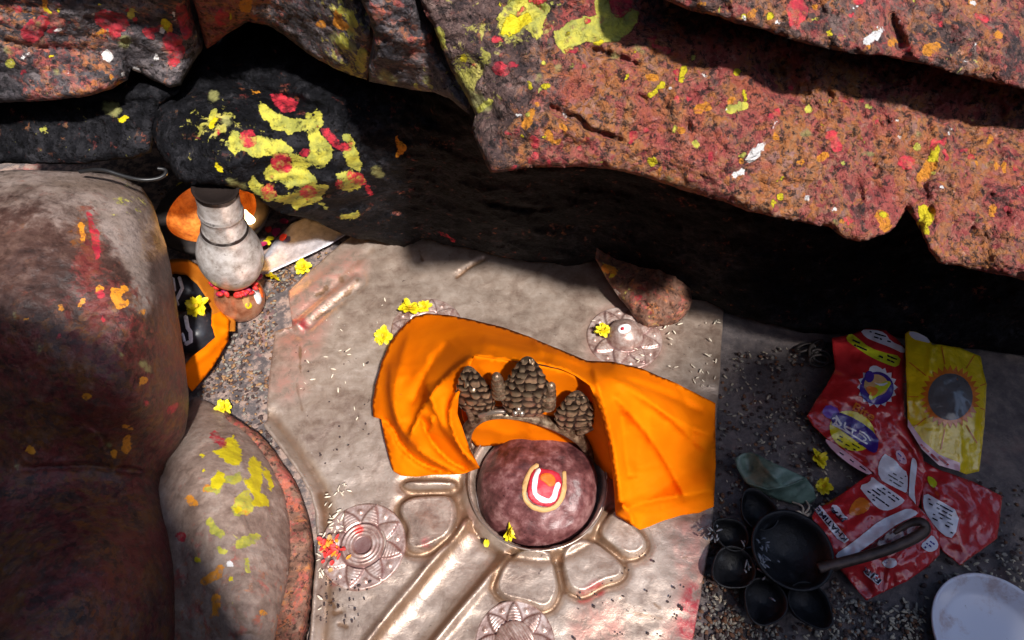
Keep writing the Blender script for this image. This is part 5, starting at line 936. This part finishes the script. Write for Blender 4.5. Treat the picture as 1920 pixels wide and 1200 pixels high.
v, f = tube([Vector(sl.pos([q], .001)[0]) for q in dens([(1400, 905), (1440, 918), (1480, 910), (1508, 898)], 8, False)], .0013, 6); mk('midrib', v, f, M['leafg'], lf)
# black multi-cup lamp with a handle
m = Mat('sooty_iron'); n = m.noise(60, 6, .7); M['iron'] = m.out(m.ramp(n, [(.35, (.003, .003, .004)), (.6, (.008, .008, .011)), (.75, (.05, .055, .065))]), m.math('ADD', .32, m.math('MULTIPLY', n, .4)), .3, m.bump(n, .5, .004))
M['handle'] = plain('brown_iron', (.050, .032, .026), .45, .4, 60, .5, .4)
lp = thing('oil_lamp', P(1460, 1050, 0), 'soot-black oil lamp of five leaf-shaped cups around a bowl, with a hooked handle', 'oil lamp')
def cup(u, v, r, hgt, tilt, tip, tipdir, n=36):
    c = P(u, v, .012); d = (c-Vector(CAM)).length; R = r*d/FPX; vv = []; ff = []; prof = [(.45, 0.0), (.78, .3), (.95, .75), (1.0, 1.0), (.93, 1.0), (.86, .72), (.66, .35), (.0, .18)]
    for (q, h) in prof:
        for k in range(n):
            a = 2*math.pi*k/n; e = max(0, math.cos(a-tipdir))**6*tip*min(1, q*1.1); vv.append((c.x+R*(q+e*q)*math.cos(a), c.y+R*(q+e*q)*math.sin(a), c.z+hgt*h+hgt*e*.3*h+tilt*R*q*math.cos(a-tipdir)))
    for i in range(len(prof)-1):
        for k in range(n): ff.append((i*n+k, i*n+(k+1) % n, (i+1)*n+(k+1) % n, (i+1)*n+k))
    ff.append(tuple(range(n))[::-1]); return vv, ff
v, f = cup(1466, 1046, 64, .045, 0, .0, 0); mk('bowl', v, f, M['iron'], lp)
for u, v_, r, dirn in ((1414, 972, 31, 1.9), (1364, 1014, 27, 2.6), (1368, 1072, 34, 3.7), (1424, 1132, 34, 4.1), (1502, 1138, 32, 5.2)):
    v, f = cup(u, v_, r, .030, .05, .35, dirn); mk('wick_cup', v, f, M['iron'], lp)
web = [(1395, 990), (1440, 985), (1500, 1100), (1490, 1130), (1440, 1130), (1370, 1090), (1340, 1060), (1350, 1020)]
uv, f, rim = tri(web, 6, 1, 93); mk('base_sheet', Surf(lambda q: .016+0*q[:, 0], lambda q, p: fbm(p, 40, 3, 2)*.006).pos(uv), f, M['iron'], lp, flip=(0, 0, 1), solid=.004)
hp = [(1534, 1066, .050), (1580, 1055, .06), (1620, 1044, .066), (1660, 1032, .075), (1690, 1020, .082), (1716, 1008, .09), (1734, 996, .096), (1736, 984, .100), (1724, 976, .10), (1702, 982, .092), (1676, 1000, .082)]
pts = chaikin(np.array([tuple(P(*q)) for q in hp]), 2); k = len(pts); rad = [.0075 if i < k*.7 else .0075*(1-.75*(i/k-.7)/.3) for i in range(k)]; v, f = tube(pts, rad, 10, .55); mk('handle', v, f, M['handle'], lp)
M['ash_and_sheen'] = plain('pale_ash', (.16, .17, .20), .9, .5); mb = MB(); r = random.Random(4)
for k in range(48):
    u, v_ = (r.gauss(1338, 10), r.gauss(996, 8)) if k < 14 else (1392+r.uniform(0, 40)*1.2, 1010+r.uniform(0, 60)) if k < 45 else (r.gauss(1420, 45), r.gauss(1075, 40)); 
    a = P(u, v_, r.uniform(.03, .045)); dr = Vector((r.uniform(-1, 1), r.uniform(-1, 1), r.uniform(-.2, .3))).normalized()*r.uniform(.004, .013); mb.add(*tube([a, a+dr*.5+Vector((0, 0, .001)), a+dr], [.0012, .0015, .0007], 5))
mb.obj('ash_and_sheen', M['ash_and_sheen'], lp)['kind'] = 'stuff'
# rusty chain by the black gap
M['chain'] = plain('dark_rusty_iron', (.06, .05, .048), .55, .5, 90, .4, .4); mb = MB()
ch = thing('iron_chain', P(1530, 665, 0), 'short heap of dark iron chain on the earth beside the red packet', 'chain')
for k, (u, v_, a) in enumerate(((1508, 652, .5), (1524, 662, 1.2), (1540, 668, 2.6), (1548, 655, .2), (1532, 650, .9), (1536, 676, .0), (1555, 664, 1.6))):
    c = P(u, v_, .012+.004*(k % 3)); L, Wd = .017, .008; lk = []
    for i in range(25):
        t = 2*math.pi*i/24; x = L*math.cos(t); y = Wd*math.sin(t); z = y*.8*(1 if k % 2 else -1)
        lk.append(c+Vector((x*math.cos(a)-y*math.sin(a), x*math.sin(a)+y*math.cos(a), z)))
    v, f = tube(lk, .0028, 6); mk('chain_link', v, f, M['chain'], ch)
# knotted pale strings
M['string'] = plain('pale_string', (.50, .43, .33), .8, .3); mb = MB(); r = random.Random(9); c = P(1502, 968, .012)
for k in range(9):
    a = k*.75+r.uniform(-.2, .2); L = r.uniform(.014, .034); mb.add(*tube(chaikin(np.array([tuple(c+Vector((0, 0, .004))), tuple(c+Vector((math.cos(a)*L*.5, math.sin(a)*L*.5, .012))), tuple(c+Vector((math.cos(a+.5)*L, math.sin(a+.5)*L, -.004)))]), 2), .0016, 6))
o = mb.obj('knotted_string', M['string']); tag(o, 'pale knotted string lying between the black lamp and the red packet', 'string')
# white plate at the corner
m = Mat('white_enamel'); n = m.noise(60, 4, .6); n_ = m.noise(16, 6, .7); M['enamel'] = m.out(m.mix(m.step(n_, .52, .66, 0, .6), m.mix(m.step(n, .66, .74), (.62, .62, .70), (.25, .22, .22)), (.36, .22, .19)), .25)
pc = P(1848, 1205, .0); v, f = lathe(pc, (0, 0, 1), [(.004, .055), (.010, .072), (.026, .084), (.031, .0855), (.032, .084), (.030, .080), (.014, .066), (.009, .058), (.008, .03), (.008, .002)], 64); o = mk('enamel_plate', v, f, M['enamel']); tag(o, 'pale enamel plate on the dark earth in the lower right corner', 'plate')
# red and orange petals heaped on the left medallion
hp_ = thing('petal_heap', P(622, 1026, PL), 'heap of red and orange shredded petals on the left medallion', 'petals'); mb = MB(); r = random.Random(12)
for k in range(46):
    c = P(r.gauss(622, 11), r.gauss(1026, 14), PL+r.uniform(.004, .014)); petal(mb, c, r.uniform(0, 6.3), r.uniform(.006, .013), r.uniform(.0018, .0035), r.uniform(0, .008), .002, r); mb.m[-15:] = [r.choice((0, 0, 0, 1, 2))]*15
mb.obj('petals', None, hp_, mats=[M['rpetal'], M['opetal'], M['cream']])
#@@STUFF
def litter(name, regions, mat, size, label, seed, z0=.004, elong=2.4, mats=None):
    r = random.Random(seed); mb = MB()
    for poly, n, zz in regions:
        pl = np.array(poly, float); lo, hi = pl.min(0), pl.max(0); c = 0; k = 0
        while c < n and k < n*20:
            k += 1; q = (r.uniform(lo[0], hi[0]), r.uniform(lo[1], hi[1]))
            if not inside(np.array([q]), pl)[0]: continue
            if fbm(to3(np.array([q])), 1/45, 2, seed)[0] < r.uniform(-.5, .35): continue
            s = size*r.uniform(.5, 1.3); a = r.uniform(0, 6.3); R = Matrix.Rotation(a, 3, 'Z')@Matrix.Rotation(r.uniform(-.4, .4), 3, 'Y')
            mb.add(*ball(P(*q, zz+r.uniform(0, z0)), s, 6, 4, (elong*r.uniform(.6, 1.2), 1, .6*r.uniform(.5, 1.4)), R), r.randrange(len(mats)) if mats else 0); c += 1
    o = mb.obj(name, mat, mats=mats); tag(o, label, 'litter', kind='stuff')
M['seed'] = plain('pale_husk', (.42, .36, .27), .8); M['seed2'] = plain('grey_husk', (.22, .20, .17), .8); M['crumb'] = plain('brown_crumb', (.16, .075, .04), .85); M['crumb2'] = plain('dark_crumb', (.05, .03, .028), .9); M['crumb3'] = plain('ochre_crumb', (.30, .17, .08), .8)
floorR = [(1360, 660), (1500, 650), (1520, 790), (1640, 890), (1520, 960), (1380, 1010), (1345, 1000), (1350, 700)]; gravR = [(1560, 1080), (1620, 1130), (1740, 1120), (1730, 1200), (1700, 1250), (1330, 1250), (1320, 1150), (1330, 1090), (1400, 1170), (1540, 1170)]
litter('seed_husks', [(floorR, 190, .002), (gravR, 420, .002), ([(1480, 940), (1540, 1000), (1560, 1090), (1530, 1060)], 90, .002), ([(1760, 1060), (1920, 1040), (1920, 1100), (1770, 1120)], 60, .002)], None, .0017, 'pale seed husks and grains strewn over the right-hand earth', 5, mats=[M['seed'], M['seed2'], M['seed']])
litter('gravel', [(gravR, 700, .001), (floorR, 400, .001), ([(1300, 1010), (1340, 1000), (1390, 1130), (1400, 1250), (1300, 1250)], 380, .002), ([(1760, 900), (2000, 900), (2000, 1250), (1700, 1250)], 300, .001)], None, .0028, 'small dark gravel and clods of earth around the black lamp', 6, elong=1.3, mats=[M['crumb2'], M['seed2'], M['crumb2'], M['crumb']])
litter('leaf_crumbs', [([(440, 600), (520, 560), (512, 640), (495, 800), (530, 850), (480, 810), (420, 770), (365, 735), (430, 650)], 420, .002), ([(530, 545), (640, 455), (600, 465), (500, 515), (500, 560)], 160, .003), ([(290, 340), (420, 345), (330, 440), (300, 430)], 120, .003)], None, .0023, 'brown and ochre leaf crumbs on the earth left of the plate', 7, elong=1.8, mats=[M['crumb'], M['crumb2'], M['crumb3'], M['seed2']])
M['rice'] = plain('rice', (.66, .58, .46), .6)
litter('rice_grains', [([(1230, 600), (1350, 590), (1340, 740), (1250, 700)], 34, PL+.003), ([(590, 930), (660, 900), (640, 1000), (600, 1090), (600, 1150)], 60, PL+.004), ([(560, 620), (740, 520), (700, 800), (560, 800)], 22, PL+.003), ([(1100, 590), (1230, 640), (1200, 690)], 12, PL+.008)], M['rice'], .0013, 'dry rice grains and husks sprinkled on the metal plate', 8, elong=4.2)
litter('dark_specks', [([(600, 1080), (720, 1090), (640, 1200), (600, 1200)], 40, PL+.003), ([(520, 640), (740, 640), (700, 860), (600, 880)], 30, PL+.003), ([(1080, 1100), (1290, 1000), (1280, 1200), (1060, 1200)], 36, PL+.003)], M['crumb2'], .0016, 'dark specks of burnt crumbs on the metal plate', 9, elong=1.4)
